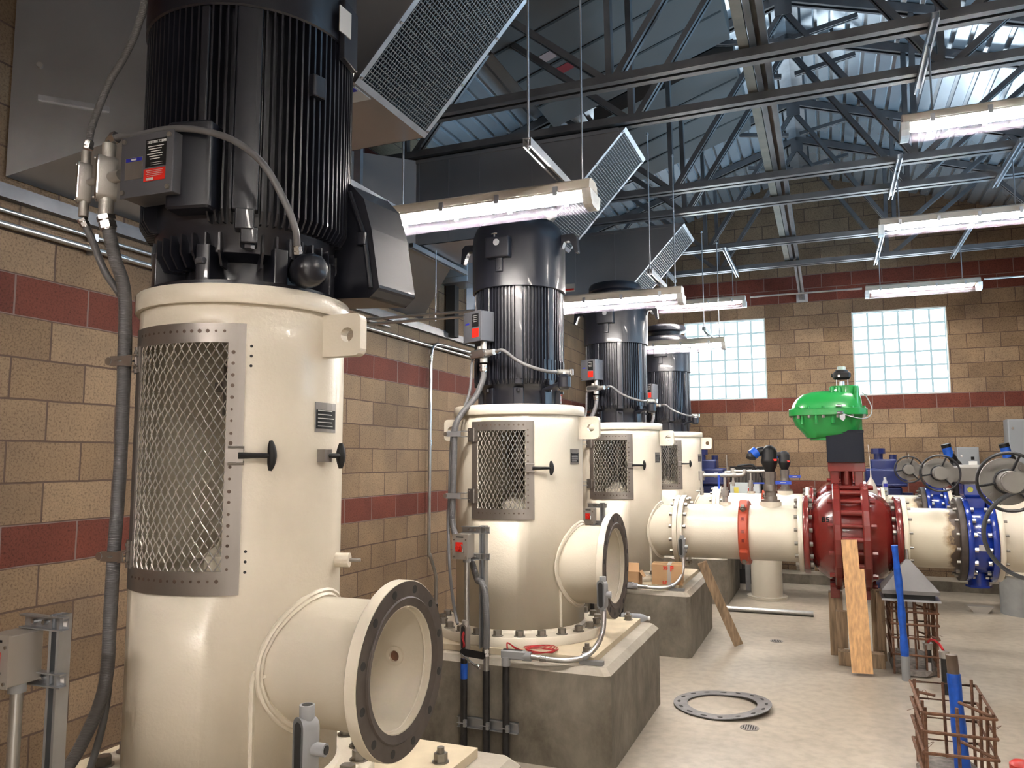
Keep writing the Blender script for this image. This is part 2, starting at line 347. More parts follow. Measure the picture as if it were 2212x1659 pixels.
def text_mesh(mb, txt, o, ux, uy, h, th=.001):
    """block capitals drawn as strokes on a 3x5 grid, raised th from the plane"""
    G = {'I': ['111', '010', '010', '010', '111'], 'N': ['101', '111', '111', '101', '101'], 'S': ['111', '100', '111', '001', '111'], 'T': ['111', '010', '010', '010', '010'], 'R': ['110', '101', '110', '101', '101'],
         'U': ['101', '101', '101', '101', '111'], 'C': ['111', '100', '100', '100', '111'], 'O': ['111', '101', '101', '101', '111'], 'E': ['111', '100', '110', '100', '111'], 'X': ['101', '101', '010', '101', '101'],
         'P': ['111', '101', '111', '100', '100'], 'H': ['101', '101', '111', '101', '101'], 'L': ['100', '100', '100', '100', '111'], 'A': ['010', '101', '111', '101', '101'], 'F': ['111', '100', '110', '100', '100'],
         'D': ['110', '101', '101', '101', '110'], '8': ['111', '101', '111', '101', '111'], '5': ['111', '100', '111', '001', '111'], '2': ['111', '001', '111', '100', '111'], '-': ['000', '000', '111', '000', '000'], ' ': ['000']*5, 'W': ['101', '101', '101', '111', '101'], 'K': ['101', '110', '100', '110', '101'], '1': ['010', '110', '010', '010', '111'], '3': ['111', '001', '011', '001', '111'], '0': ['111', '101', '101', '101', '111'], 'G': ['111', '100', '101', '101', '111'], 'M': ['101', '111', '111', '101', '101'], 'V': ['101', '101', '101', '101', '010'], 'Z': ['111', '001', '010', '100', '111'], '6': ['111', '100', '111', '101', '111'], '9': ['111', '101', '111', '001', '111']}
    o, ux, uy = Vector(o), Vector(ux).normalized(), Vector(uy).normalized(); n = ux.cross(uy); u = h/5
    for i, ch in enumerate(txt):
        for r_, row in enumerate(G.get(ch, ['000']*5)):
            c_ = 0
            while c_ < 3:
                if row[c_] == '1':
                    e = c_
                    while e < 3 and row[e] == '1': e += 1
                    x0 = (i*4+c_)*u; x1 = (i*4+e)*u; y1 = h-r_*u; y0 = y1-u
                    mb.prism([o+ux*x0+uy*y0, o+ux*x1+uy*y0, o+ux*x1+uy*y1, o+ux*x0+uy*y1], n*th); c_ = e
                else: c_ += 1
    return mb
# ================================================================== the building shell
YF, XR, YB = 12.24, 6.84, -3.2
struct(MB().bb(-.3, XR+.3, YB-.3, YF+.3, -.2, 0).build('floor', floorm))
struct(MB().bb(-.2, 0, YB, YF+.2, 0, 4.9).build('wall_left', CMU_Y))
struct(MB().bb(XR, XR+.2, YB, YF+.2, 0, 4.9).build('wall_right', CMU_Y))
WN = ((1.622, 2.842), (4.040, 5.262)); WZ = (2.642, 3.866)
def gable(mb, y):
    mb.prism([(0, y, 4.0), (XR, y, 4.0), (XR, y, 4.95), (3.42, y, 6.10), (0, y, 4.95)], (0, .2, 0)); return mb
w = MB(); w.bb(0, XR, YF, YF+.2, 0, WZ[0]); gable(w, YF); w.bb(0, XR, YF, YF+.2, WZ[1], 4.0)
for x0, x1 in ((0, WN[0][0]), (WN[0][1], WN[1][0]), (WN[1][1], XR)): w.bb(x0, x1, YF, YF+.2, WZ[0], WZ[1])
struct(w.build('wall_back', CMU_X))
w = MB(); w.bb(0, XR, YB-.2, YB, 0, 4.0); gable(w, YB-.2); struct(w.build('wall_front', CMU_X))
for i, (x0, x1) in enumerate(WN):
    fr = MB()
    for a in ((x0, x1, WZ[1]-.018, WZ[1]), (x0, x1, WZ[0], WZ[0]+.012), (x0, x0+.014, WZ[0], WZ[1]), (x1-.014, x1, WZ[0], WZ[1])): fr.bb(a[0], a[1], YF+.015, YF+.14, a[2], a[3])
    fr = struct(fr.build('window_%d' % (i+1), winframe))
    MB().bb(x0+.014, x1-.014, YF+.0455, YF+.12, WZ[0]+.012, WZ[1]-.018).build('mortar_joints', mortar, fr)
    g = MB(); nx = (x1-x0-.028)/6; nz = (WZ[1]-WZ[0]-.03)/6
    for a in range(6):
        for b in range(6): g.box((x0+.014+nx*(a+.5), YF+.09, WZ[0]+.012+nz*(b+.5)), (nx-.020, .09, nz-.020))
    g.build('glass_block_pane', glassb, fr, bevel=.006)
struct(MB().bb(.0, XR, 11.8, YF, 0, .13).build('trim_1', concm))     # low housekeeping curb along the back wall
# corrugated roof deck, flutes running the length of the room
def deck(sgn):
    pr = []; L_ = math.hypot(3.42, 1.139); s = 0; u = Vector((sgn*3.42, 0, -1.139))/L_; n = Vector((sgn*1.139, 0, 3.42))/L_
    o = Vector((3.42, 0, 6.03))
    while s < L_+.1:
        for ds, h in ((0, 0), (.105, 0), (.113, .036), (.144, .036)):
            pr.append(o+u*(s+ds)+n*(h))
        s += .1524
    m = MB(); rings = [[p+Vector((0, y, 0)) for p in pr+[q+n*.006 for q in pr[::-1]]] for y in (YB, YF)]
    m.rings(rings, True)
    return m
d = deck(1); d2 = deck(-1); d.add(d2.v, d2.f)
struct(d.build('ceiling', deckm))
m = MB(); m.prism([(3.30, YB, 5.975), (3.42, YB, 6.012), (3.54, YB, 5.975), (3.54, YB, 5.967), (3.42, YB, 6.0), (3.30, YB, 5.967)], (0, YF-YB, 0))
struct(m.build('trim_2', galv))
# ------------------------------------------------------------------ roof trusses
def zr(x): return 6.03-.333*abs(x-3.42)
def truss(Y, label):
    t = thing('roof_truss', (3.42, Y, 4.267), label, 'roof truss', 'galvanised roof trusses')
    MB().channel((.01, Y, 4.325), (XR-.01, Y, 4.325), .135, .055, lip=.38).build('bottom_chord', galvdark, t)
    for s in (-1, 1):
        a = Vector((3.42, Y, zr(3.42)-.012)); b = Vector((3.42+s*3.40, Y, zr(0)-.008))
        MB().channel(a, b, .10, .075, lip=.3).build('top_chord', galvdark, t)
        for (x0, z0, x1, z1, w_) in ((.03, 5.86, 1.03, 4.335, .085), (1.04, 4.33, 1.06, 5.60, .075), (1.10, 4.33, 1.17, 5.57, .05), (1.08, 4.335, 2.16, 5.24, .075), (2.2, 5.22, 2.95, 4.335, .075), (3.0, 4.33, 3.02, 4.95, .06), (.06, 5.6, .62, 5.70, .045)):
            if w_ == .05 and int(Y*10) % 2: continue
            MB().channel((3.42+s*x0, Y, z0), (3.42+s*x1, Y, z1), w_, .042, lip=.36).build('web', galvdark, t)
    m = MB(); m.bb(3.345, 3.495, Y-.052, Y-.046, 5.80, 5.95); m.build('gusset_plate', galvdark, t)
    return t
TY = (4.99, 5.64, 7.29, 8.01, 9.56, 10.73)
TL = ('roof truss nearest the viewer, its bottom chord crossing highest in the picture', 'roof truss just behind the nearest one, above the upper right light fixture', 'third roof truss from the viewer, passing above the middle right light',
      'fourth roof truss from the viewer, crossing above the second hung duct', 'fifth roof truss, the last but one before the windowed wall', 'roof truss nearest the windowed block wall, lowest in the picture')
t0 = truss(TY[0], TL[0])
for y, l in zip(TY[1:], TL[1:]): dup(t0, (0, y-TY[0], 0), l)
m = MB(); m.channel((3.34, 3.6, 4.395), (3.34, 10.9, 4.395), .11, .05, side=(1, 0, 0)); tag(m.build('bridging_channel', galvdark), 'steel bridging channel running lengthwise over the truss bottom chords', 'brace')
m = MB(); m.bb(3.215, 3.278, 3.6, 10.85, 4.345, 4.385); tag(m.build('bracing_board', mat('tan_bracing_board', (.20, .17, .13), .8, noise=.2)), 'long tan board lying lengthwise on the truss bottom chords', 'board')
m = MB(); m.channel((3.36, 10.97, 4.37), (3.38, 12.2, 4.13), .08, .04, side=(1, 0, 0)); m.box((3.38, 12.22, 4.12), (.16, .03, .12)); tag(m.build('end_brace', galv), 'sloping steel brace from the last truss down to the windowed wall', 'brace')
# dark sloping plenum panels under the left roof slope
plenm = mat('dark_plenum_board', (.075, .07, .066), .7)
def roofbox(x0, x1, y0, y1, dz, name, label, cat, stick=False):
    p = [(x0, y0, zr(x0)-dz), (x1, y0, zr(x1)-dz), (x1, y0, zr(x1)-dz-.16), (x0, y0, zr(x0)-dz-.16)]
    o = tag(MB().prism(p, (0, y1-y0, 0)).build(name, plenm, bevel=.004), label, cat)
    for k in (.25, .5, .75):
        y = y0+(y1-y0)*k; MB().prism([(x0+.02, y, zr(x0)-dz-.161), (x1-.02, y, zr(x1)-dz-.161), (x1-.02, y, zr(x1)-dz-.168), (x0+.02, y, zr(x0)-dz-.168)], (0, .03, 0)).build('seam', darkint, o)
    if stick:
        xx, yy = 1.52, 6.22; z = lambda x: zr(x)-dz-.163
        MB().prism([(xx, yy, z(xx)), (xx+.19, yy, z(xx+.19)), (xx+.19, yy+.12, z(xx+.19)), (xx, yy+.12, z(xx))], (0, 0, -.002)).build('warning_sticker', mat('dark_red_sticker', (.22, .015, .02), .6), o)
        MB().prism([(xx-.04, yy-.28, z(xx-.04)), (xx+.10, yy-.28, z(xx+.10)), (xx+.10, yy-.16, z(xx+.10)), (xx-.04, yy-.16, z(xx-.04))], (0, 0, -.002)).build('paper_sticker', mat('faded_pink_sticker', (.35, .24, .22), .7), o)
    return o
roofbox(1.22, 2.95, 5.08, 7.15, .09, 'attic_plenum', 'dark sheet metal plenum under the roof slope with a red sticker', 'ventilation plenum', True)
roofbox(1.55, 2.95, 7.45, 9.3, .09, 'attic_plenum', 'dark sheet metal plenum under the roof, farther one without stickers', 'ventilation plenum')
# ------------------------------------------------------------------ wall-mounted intake ducts with angled screened mouths
def make_duct(y0, label, door=True):
    w_ = .69; xa, xb, xt, zb, zt = .525, 1.635, 2.318, 3.508, 4.242
    t = thing('ventilation_duct', (1.0, y0+w_/2, zb), label, 'duct', 'screened intake ducts on the left wall')
    sh = MB()
    A = [(xa, zb), (xb, zb), (xt, zt), (xa, zt)]
    sh.add([(x, y0, z) for x, z in A], [(0, 1, 2, 3)]); sh.add([(x, y0+w_, z) for x, z in A], [(3, 2, 1, 0)])
    sh.add([(xa, y0, zb), (xb, y0, zb), (xb, y0+w_, zb), (xa, y0+w_, zb)], [(3, 2, 1, 0)])
    sh.add([(xa, y0, zt), (xt, y0, zt), (xt, y0+w_, zt), (xa, y0+w_, zt)], [(0, 1, 2, 3)])
    o = sh.build('straight_run', duct, t); s = o.modifiers.new('t', 'SOLIDIFY'); s.thickness = .004
    yn, yf, zl = y0-.52, y0+w_+.37, 3.10
    V = [(.01, yn, zl), (.01, yf, zl), (.01, yf, zt), (.01, yn, zt), (xa, y0, zb), (xa, y0+w_, zb), (xa, y0+w_, zt), (xa, y0, zt)]
    MB().add(V, [(0, 4, 7, 3), (4, 0, 1, 5), (1, 2, 6, 5), (3, 7, 6, 2), (0, 3, 2, 1), (4, 5, 6, 7)]).build('wall_flare', duct, t)
    # seams
    for x in (.545, .82, 1.1, 1.55): MB().bb(x, x+.012, y0-.006, y0, zb+.002, zt-.03).build('seam', duct, t)
    MB().bb(xa, xt-.05, y0-.008, y0, zt-.03, zt).build('top_seam', duct, t)
    # angled frame and screen
    u = (Vector((xt, 0, zt))-Vector((xb, 0, zb))).normalized(); n = Vector((u.z, 0, -u.x)); B = Vector((xb, y0, zb)); Tp = Vector((xt, y0, zt)); wv = Vector((0, w_, 0))
    f = MB()
    for a, b, g in ((B, Tp, 1), (B+wv, Tp+wv, -1)): f.prism([a, b, b+Vector((0, g*.032, 0)), a+Vector((0, g*.032, 0))], n*.006)
    for a, g in ((B, 1), (Tp, -1)): f.prism([a, a+wv, a+wv+u*g*.032, a+u*g*.032], n*.007)
    fr = f.build('screen_frame', galv, t)
    for a in (0, 1):
        for k in (.04, .35, .65, .96): MB().cyl(B+wv*a+Vector((0, (.5-a)*.032, 0))+u*(Tp-B).length*k+n*.006, B+wv*a+Vector((0, (.5-a)*.032, 0))+u*(Tp-B).length*k+n*.012, .008, n=8).build('screw', chrome, fr)
    q = [B+n*.003, Tp+n*.003, Tp+wv+n*.003, B+wv+n*.003]; Ls = (Tp-B).length
    MB().add(q, [(0, 1, 2, 3)]).build('screen', screenm, t, uv=[(0, 0), (Ls, 0), (Ls, w_), (0, w_)])
    # inner baffle and louvre seen through the screen
    m = MB(); m.bb(1.0, 1.02, y0+.01, y0+w_-.01, zb+.01, zt-.01); m.build('inner_baffle', boxgrey, t)
    m = MB(); m.bb(1.35, 1.36, y0+.3, y0+.46, 3.75, 3.86); m.build('data_label', whitelab, t)
    if door:
        p0 = Vector((.088, 2.557, 0)); p1 = Vector((.31, 2.777, 0)); e = (p1-p0).normalized(); nn = Vector((e.y, -e.x, 0)); dy = Vector((0, y0-2.99, 0))
        m = MB(); m.prism([p0+Z*3.515+dy, p1+Z*3.515+dy, p1+Z*3.865+dy, p0+Z*3.83+dy], nn*.008); dd = m.build('access_door', duct, t)
        MB().prism([p0+Z*3.505+dy, p1+Z*3.50+dy, p1+Z*3.525+dy, p0+Z*3.53+dy], nn*.02).build('door_lip', galv, dd)
        MB().cyl(p0+Z*3.68+dy, p0+Z*3.68+dy+nn*.03, .014).build('door_knob', castal, dd)
    return t
D1 = make_duct(2.99, 'nearest screened duct, its grey access door behind the left motor')
D2 = make_duct(5.59, 'second screened duct, its flared end behind the nearest hanging light')
D3 = make_duct(8.19, 'third and smallest looking screened duct, above the row of black motors', False)
for D, yy in ((D2, 5.59),):
    tag(MB().bb(1.62, 1.70, yy-.006, yy, 3.52, 3.58).build('duct_notice', whitelab), 'small white notice with red bar on the second duct', 'label') if False else None
MB().bb(.98, 1.10, 8.184, 8.19, 3.60, 3.69).build('notice', whitelab, D3); MB().bb(.99, 1.09, 8.180, 8.184, 3.615, 3.635).build('notice_bar', redp, D3)
MB().bb(1.30, 1.62, 3.02, 3.16, 3.502, 3.507).build('white_data_label', whitelab, D1); MB().bb(1.55, 1.61, 3.03, 3.06, 3.499, 3.502).build('blue_mark', bluelab, D1)
# wall-side framing: slotted strut, two conduits, equipment box
m = MB(); m.channel((.025, 1.2, 3.04), (.025, 10.5, 3.04), .045, .05, side=(0, 0, 1)); m.bb(.0, .05, 1.2, 10.5, 2.985, 3.04)
tag(m.build('wall_strut', galvdark), 'long galvanised strut along the left wall under the ducts', 'strut')
for z, r, l, e in ((2.925, .011, 'upper slim conduit running along the left block wall', 6.0), (2.858, .015, 'lower thicker conduit running along the left block wall', 7.8)):
    m = MB(); m.cyl((.035, 1.3, z), (.035, e, z), r); o = tag(m.build('wall_conduit', emt), l, 'conduit', 'conduits along the left wall')
    for y in (2.95, 4.6): MB().bb(.0, .056, y-.012, y+.012, z-r-.012, z+r+.004).build('conduit_strap', galv, o)
    if r > .012: MB().cyl((.035, 3.05, z), (.035, 3.16, z), r+.005).build('coupling', chrome, o)
m = MB(); m.tube([(.05, 7.75, 2.905), (.05, 7.05, 2.895), (.05, 6.86, 2.875), (.05, 6.78, 2.76), (.05, 6.77, 2.4), (.05, 6.76, .95), (.05, 6.78, .83), (.05, 6.90, .62), (.05, 6.91, .5), (.05, 6.91, .3)], .016, smooth=5)
dc = tag(m.build('drop_conduit', emt), 'steel conduit dropping down the left wall from an elbow', 'conduit')
MB().cyl((.05, 6.91, .02), (.05, 6.91, .34), .022).build('taped_end', blackpipe, dc)
for z in (2.74, 1.9): MB().cyl((.05, 6.77, z-.03), (.05, 6.77, z+.03), .02).build('coupling', chrome, dc)
for z, l in ((2.927, 'upper of two conduits crossing from the wall to the second motor'), (2.885, 'lower of two conduits crossing from the wall to the second motor')):
    m = MB(); m.cyl((.04, 5.62, z), (1.2, 5.62, z), .012); o = tag(m.build('cross_conduit', emt), l, 'conduit', 'conduits crossing behind the second motor')
tag(MB().cyl((.70, 5.62, 2.865), (.70, 5.62, 3.46), .005, n=8).build('hanger_rod', galv), 'thin threaded rod holding the two crossing conduits', 'rod')
m = MB(); m.channel((.555, 5.46, 3.498), (.555, 6.5, 3.498), .041, .04, side=(1, 0, 0)); tag(m.build('duct_strut', galv), 'slotted steel strut under the second duct', 'strut')
t = thing('equipment_box', (.16, 7.2, 3.55), 'grey sheet metal box on the left wall beside the second motor', 'equipment box')
MB().rbox((.16, 7.2, 3.72), (.30, .30, .36), .01).build('body', duct, t); MB().bb(.035, .285, 7.04, 7.05, 3.60, 3.86).build('cover', duct, t); MB().bb(.05, .27, 7.05, 7.35, 3.90, 3.96).build('top_fitting', darkint, t)
MB().bb(.02, .12, 7.15, 7.25, 3.0, 3.54).build('black_post', darkint, t)
m = MB(); m.bb(.285, .345, 5.02, 5.06, 3.62, 4.30); tag(m.build('hanger_post', galv), 'pale steel post hanging behind the left motor', 'post')
t = thing('exit_sign', (.03, 10.77, 2.64), 'small red and white exit sign on the left wall between the pumps', 'sign')
MB().bb(.0, .03, 10.62, 10.92, 2.56, 2.72).build('face', white, t); m = MB(); text_mesh(m, 'EXIT', (.031, 10.645, 2.59), (0, 1, 0), (0, 0, 1), .10, .002); m.build('lettering', redp, t)
# conduit between the far light fixtures
for a, b, l in ((2.80, 4.11, 'thin conduit linking the two lights before the windowed wall'), (5.40, XR-.01, 'thin conduit running right from the right light at the windowed wall')): tag(MB().cyl((a, 10.25, 3.80), (b, 10.25, 3.80), .011).build('light_conduit', emt), l, 'conduit')

# ------------------------------------------------------------------ vapour-tight LED light fixtures
def make_light(x0, x1, y, zb, label, group='linear vapour-tight lights'):
    K = 1.3; zb -= .03
    t = thing('linear_light', ((x0+x1)/2, y, zb+.06), label, 'light fixture', group)
    def sec(pts, xa, xb_, name, m_, par):
        rings = [[Vector((x, y+a*K, zb+b*K)) for a, b in pts] for x in (xa, xb_)]
        return MB().rings(rings, True, False).build(name, m_, par)
    sec([(-.066, .062), (-.052, .105), (-.03, .118), (.03, .118), (.052, .105), (.066, .062)], x0+.015, x1-.015, 'housing', housing, t)
    le = [(-.078, .066), (-.070, .03), (-.052, .006), (-.03, 0), (.03, 0), (.052, .006), (.070, .03), (.078, .066)]
    lens = MB()
    lens.rings([[Vector((x, y+a*K*k, zb+K*(.066+(b-.066)*k))) for a, b in le] for x, k in ((x0, .55), (x0+.03, 1), (x1-.03, 1), (x1, .55))], True, False).build('lens', clearlens, t)
    for yy in (-.036, .036):
        s = MB(); s.bb(x0+.085, x1-.085, y+(yy*1.12-.0075)*K, y+(yy*1.12+.0075)*K, zb+.0525*K, zb+.0618*K); s.build('led_strip', ledm, t)
    for xa, xb_ in ((x0+.004, x0+.05), (x1-.05, x1-.004)):
        MB().rings([[Vector((x, y+a*K*.93, zb+K*(.064+(b-.066)*.93))) for a, b in le] for x in (xa, xb_)], True, False).build('end_cap', cloudy, t)
    for k in range(4):
        x = x0+(x1-x0)*(.14+.24*k)
        for sy in (-1, 1): MB().bb(x-.012, x+.012, y+sy*.074*K-.005, y+sy*.074*K+.005, zb+.05*K, zb+.085*K).build('clip', galv, t)
    return t
L4 = make_light(1.525, 2.757, 10.25, 3.70, 'lit linear light before the left glass-block window')
Rl = [('lit linear light nearest the windowed wall on the right side', 10.25, 3.70), ('middle of three lit linear lights on the right, above the other wall light', 7.4, 3.70), ('nearest right-hand linear light, cut off by the right picture edge', 5.15, 3.69)]
R3 = make_light(4.135, 5.372, *Rl[0][1:], Rl[0][0])
for l, y, z in Rl[1:]: dup(R3, (-.01, y-10.25, z-3.70), l)
L1 = make_light(1.25, 2.60, 3.74, 3.03, 'large nearest hanging linear light, between the first and second motors')
dup(L1, (0, 2.66, 0), 'hanging linear light in front of the third black motor')
dup(L1, (0, 5.52, 0), 'hanging linear light in front of the fourth motor and the left window')
for dx, dy, dz, l in ((2.85, -1.5, .66, 'linear light above the viewer, right row, outside the picture'), (2.85, -4.6, .66, 'linear light behind the viewer, right row'), (0, -4.9, 0, 'hanging linear light behind the viewer, left row')):
    dup(L1, (dx, dy, dz), l)
# hanging struts and rods
def strut(p0, p1, label, group): 
    m = MB(); m.channel(p0, p1, .041, .041, side=(1, 0, 0), lip=.25); a, b = Vector(p0), Vector(p1); n_ = max(2, int((b-a).length/.1))
    for k in range(1, n_): m.box(a+(b-a)*(k/n_)+Vector((0, 0, .0008)), (.014, .05, .002))
    return tag(m.build('support_strut', galv), label, 'strut', group)
def rod(x, y, z0, z1, label, group):
    m = MB(); m.cyl((x, y, z0), (x, y, z1), .0055, n=8); m.hexa((x, y, z0+.008), (x, y, z0+.02), .012); m.hexa((x, y, z1-.02), (x, y, z1-.008), .012)
    return tag(m.build('hanger_rod', galv), label, 'rod', group)
for i, (y, nm) in enumerate(((3.74, 'nearest hanging light'), (6.40, 'light before the third motor'), (9.26, 'light before the fourth motor'))):
    for x, sd in ((1.36, 'left'), (2.42, 'right')):
        strut((x, y-.52, 3.20), (x, y+.10, 3.20), 'slotted strut above the %s end of the %s' % (sd, nm), 'struts carrying the hung lights')
        rod(x, y-.50, 3.15, 3.50 if x < 2 else (5.0 if i == 0 else 4.30), 'rod at the near end of the strut, %s side, %s' % (sd, nm), 'rods of the hung lights')
        rod(x+.10, y+.02, 3.15, 5.0 if i == 0 else 4.30, 'rod down to the housing, %s end, %s' % (sd, nm), 'rods of the hung lights')
for y, ya, yb, xs, nm in ((5.15, 4.80, 5.80, (4.31, 5.17), 'nearest right-hand light'), (7.40, 7.03, 8.15, (4.30, 5.17), 'middle right-hand light'), (10.25, 9.42, 10.9, (4.31, 5.18), 'right light at the windowed wall'), (10.25, 9.42, 10.9, (1.74, 2.59), 'left light at the windowed wall')):
    for x, sd in zip(xs, ('left', 'right')):
        strut((x, ya, 4.262), (x, yb, 4.262), 'slotted strut under two trusses, %s end of the %s' % (sd, nm), 'struts under the trusses')
        rod(x, y, 3.80, 4.25, 'rod between strut and housing, %s end of the %s' % (sd, nm), 'rods of the truss-hung lights')
# ================================================================== pumps
def cylp(c, R, deg, z): d = ud(deg); return Vector((c[0], c[1], 0))+d*R+Z*z
def patch(c, R, a0, a1, z0, z1, th, n=14, holes=None):
    """curved plate hugging a vertical cylinder; holes=(b0,b1,y0,y1) cuts a window in it"""
    A = [a0+(a1-a0)*k/n for k in range(n+1)]; Zs = [z0, z1]
    if holes:
        A = sorted(set([round(a, 3) for a in A if not any(abs(a-h) < 1.2 for h in holes[:2])]+[holes[0], holes[1]])); Zs = [z0, holes[2], holes[3], z1]
    m = MB(); vs = []; na = len(A)
    for r in (R, R+th):
        for z in Zs:
            for a in A: vs.append(cylp(c, r, a, z))
    nz = len(Zs); I = lambda l, j, i: l*nz*na+j*na+i; fs = []
    def solid(i, j):
        if i < 0 or j < 0 or i >= na-1 or j >= nz-1: return False
        return not (holes and A[i] >= holes[0]-1e-6 and A[i+1] <= holes[1]+1e-6 and j == 1)
    for j in range(nz-1):
        for i in range(na-1):
            if not solid(i, j): continue
            fs.append((I(1, j, i), I(1, j, i+1), I(1, j+1, i+1), I(1, j+1, i))); fs.append((I(0, j, i), I(0, j+1, i), I(0, j+1, i+1), I(0, j, i+1)))
            if not solid(i-1, j): fs.append((I(0, j, i), I(1, j, i), I(1, j+1, i), I(0, j+1, i)))
            if not solid(i+1, j): fs.append((I(0, j, i+1), I(0, j+1, i+1), I(1, j+1, i+1), I(1, j, i+1)))
            if not solid(i, j-1): fs.append((I(0, j, i), I(0, j, i+1), I(1, j, i+1), I(1, j, i)))
            if not solid(i, j+1): fs.append((I(0, j+1, i), I(1, j+1, i), I(1, j+1, i+1), I(0, j+1, i+1)))
    m.add(vs, fs, False); return m
def expanded(c, R, a0, a1, z0, z1, nc, nr, r=.0026):
    m = MB(); da = (a1-a0)/nc; dz = (z1-z0)/nr
    for i in range(nc+1):
        for sg in (0, 1):
            pts = []
            for k in range(2*nr+1):
                a = a0+da*i+(da*.47 if (k+sg) % 2 else 0)*(1 if sg == 0 else -1)
                if sg == 0: a = a0+da*i+(da*.5 if k % 2 else .0)
                else: a = a0+da*(i+1)-(da*.5 if k % 2 else .0)
                a = min(max(a, a0), a1); pts.append(cylp(c, R+(.004 if sg else 0), a, z0+dz*k/2))
            if i < nc: m.tube(pts, r, n=4, smooth=0, cap=False)
    return m
def bolt(p, d, par, r=.017, h=.02, m_=None, name='bolt', washer=True):
    p, d = Vector(p), Vector(d).normalized(); b = MB()
    if washer: b.cyl(p, p+d*.004, r*1.35, n=14)
    b.hexa(p+d*.003, p+d*h, r); return b.build(name, m_ or boltm, par)
def pump_head(c, q, label):
    R, zt = q['R'], q['top']; t = thing('pump_discharge_head', (c[0], c[1], .60), label, 'pump', q.get('group'))
    d0, d1, dz0, dz1 = q['door']; o0, o1, oz0, oz1 = q['open']
    A = sorted(set([k*6. for k in range(-30, 30) if not any(abs(k*6-o) < 2.5 for o in (o0, o1))]+[o0, o1])); Zs = [.655, oz0, oz1, zt-.03]
    n = len(A); vs = [cylp(c, R, a, z) for z in Zs for a in A]; fs = []
    for j in range(3):
        for i in range(n):
            a = A[i]; 
            if j == 1 and a >= o0-1e-6 and a < o1-1e-6: continue
            k = (i+1) % n; fs.append((j*n+i, j*n+k, (j+1)*n+k, (j+1)*n+i))
    b = MB().add(vs, fs, True); o = b.build('barrel', cream, t); s = o.modifiers.new('wall', 'SOLIDIFY'); s.thickness = .012; s.offset = -1
    MB().lathe((c[0], c[1], 0), Z, [(R-.02, zt-.065), (q['Rf'], zt-.065), (q['Rf']+.003, zt-.06), (q['Rf']+.003, zt-.006), (q['Rf']-.002, zt), (.1, zt), (.1, zt-.02), (R-.02, zt-.02), (R-.02, zt-.065)], 64).build('top_flange', cream, t)
    fb = MB().lathe((c[0], c[1], 0), Z, [(R-.03, .60), (q['Rb'], .60), (q['Rb'], .65), (q['Rb']-.004, .655), (R+.012, .655), (R, .672), (R-.02, .672), (R-.03, .60)], 64).build('base_flange', cream, t)
    nb = q['nb']
    for k in range(nb):
        a = 360*(k+.4)/nb; bolt(cylp(c, q['Rb']-.05, a, .655), Z, t, r=q.get('br', .021), h=.034)
    for a, l in ((90, 1), (-90, -1)):      # lifting lugs
        x = c[0]+l*(R-.03); w_ = q['lug']; zc = zt-.145; h = .075; m = MB(); pts = []
        for qx, qz, s0 in ((0, -1, None), (1, -1, 270), (1, 1, 0), (0, 1, None)):
            if s0 is None: pts.append((x, c[1]-.02, zc+qz*h)); continue
            for g in range(5):
                aa = math.radians(s0+90*g/4); pts.append((x+l*(w_-.025+.025*math.cos(aa)), c[1]-.02, zc+qz*(h-.025)*(1)+(.025*math.sin(aa))))
        cxh = x+l*(w_-.055); hole = [(cxh+.026*math.cos(2*PI*g/16), c[1]-.02, zc+.026*math.sin(2*PI*g/16)) for g in range(16)]
        # plate as two halves around the hole
        top = [(x, c[1]-.02, zc), (cxh-l*.026, c[1]-.02, zc)]+[(cxh-l*.026*math.cos(PI*g/8), c[1]-.02, zc+.026*math.sin(PI*g/8)) for g in range(1, 8)]+[(cxh+l*.026, c[1]-.02, zc)]+[(x+l*w_, c[1]-.02, zc)]+[p for p in pts[6:11]]+[pts[11]]
        bot = [(x, c[1]-.02, zc), pts[0]]+pts[1:6]+[(x+l*w_, c[1]-.02, zc), (cxh+l*.026, c[1]-.02, zc)]+[(cxh+l*.026*math.cos(PI*g/8), c[1]-.02, zc-.026*math.sin(PI*g/8)) for g in range(1, 8)]+[(cxh-l*.026, c[1]-.02, zc)]
        m.prism(top, (0, .04, 0)); m.prism(bot, (0, .04, 0)); m.build('lifting_lug', cream, t)
    # hinged expanded-metal door
    fr = patch(c, R+.002, d0, d1, dz0, dz1, .005, 16, (o0-.4, o1+.4, oz0+.004, oz1-.004)); fr.use(1)
    def spot(a, z):
        p = cylp(c, R+.0072, a, z); d = ud(a); fr.cyl(p, p+d*.0006, random.uniform(.004, .007), n=8)
    k = o0+2
    while k < o1: spot(k, dz1-(dz1-oz1)*.45); spot(k, dz0+(oz0-dz0)*.62); k += q['spot']
    z = oz0+.01
    while z < oz1: spot((o1+d1)/2-1.5, z); z += random.uniform(.03, .045)
    door = fr.build('screen_door', [stain, stainblk], t)
    expanded(c, R+.0, o0-1, o1+1, oz0, oz1, q['mc'], q['mr']).build('expanded_metal', exps, door)
    zm = q['lz']; lm = MB(); la = d1-4
    p = cylp(c, R+.012, la, zm)
    tdir = Vector((math.cos(math.radians(la)), math.sin(math.radians(la)), 0)); nd = ud(la); la2 = q['lend']
    lt = MB(); lt.box(p, (.055, .012, .045), math.radians(la)); 
    for sz in (-.024, .024): lt.cyl(p-tdir*.02+Z*sz, p+tdir*.03+Z*sz, .007, n=8)
    lt = lt.build('latch', stain, door)
    q1 = cylp(c, R+.02, la+2, zm); q2 = cylp(c, R+.03, la2-3, zm); q3 = cylp(c, R+.028, la2, zm); tt = (q3-q2).normalized()
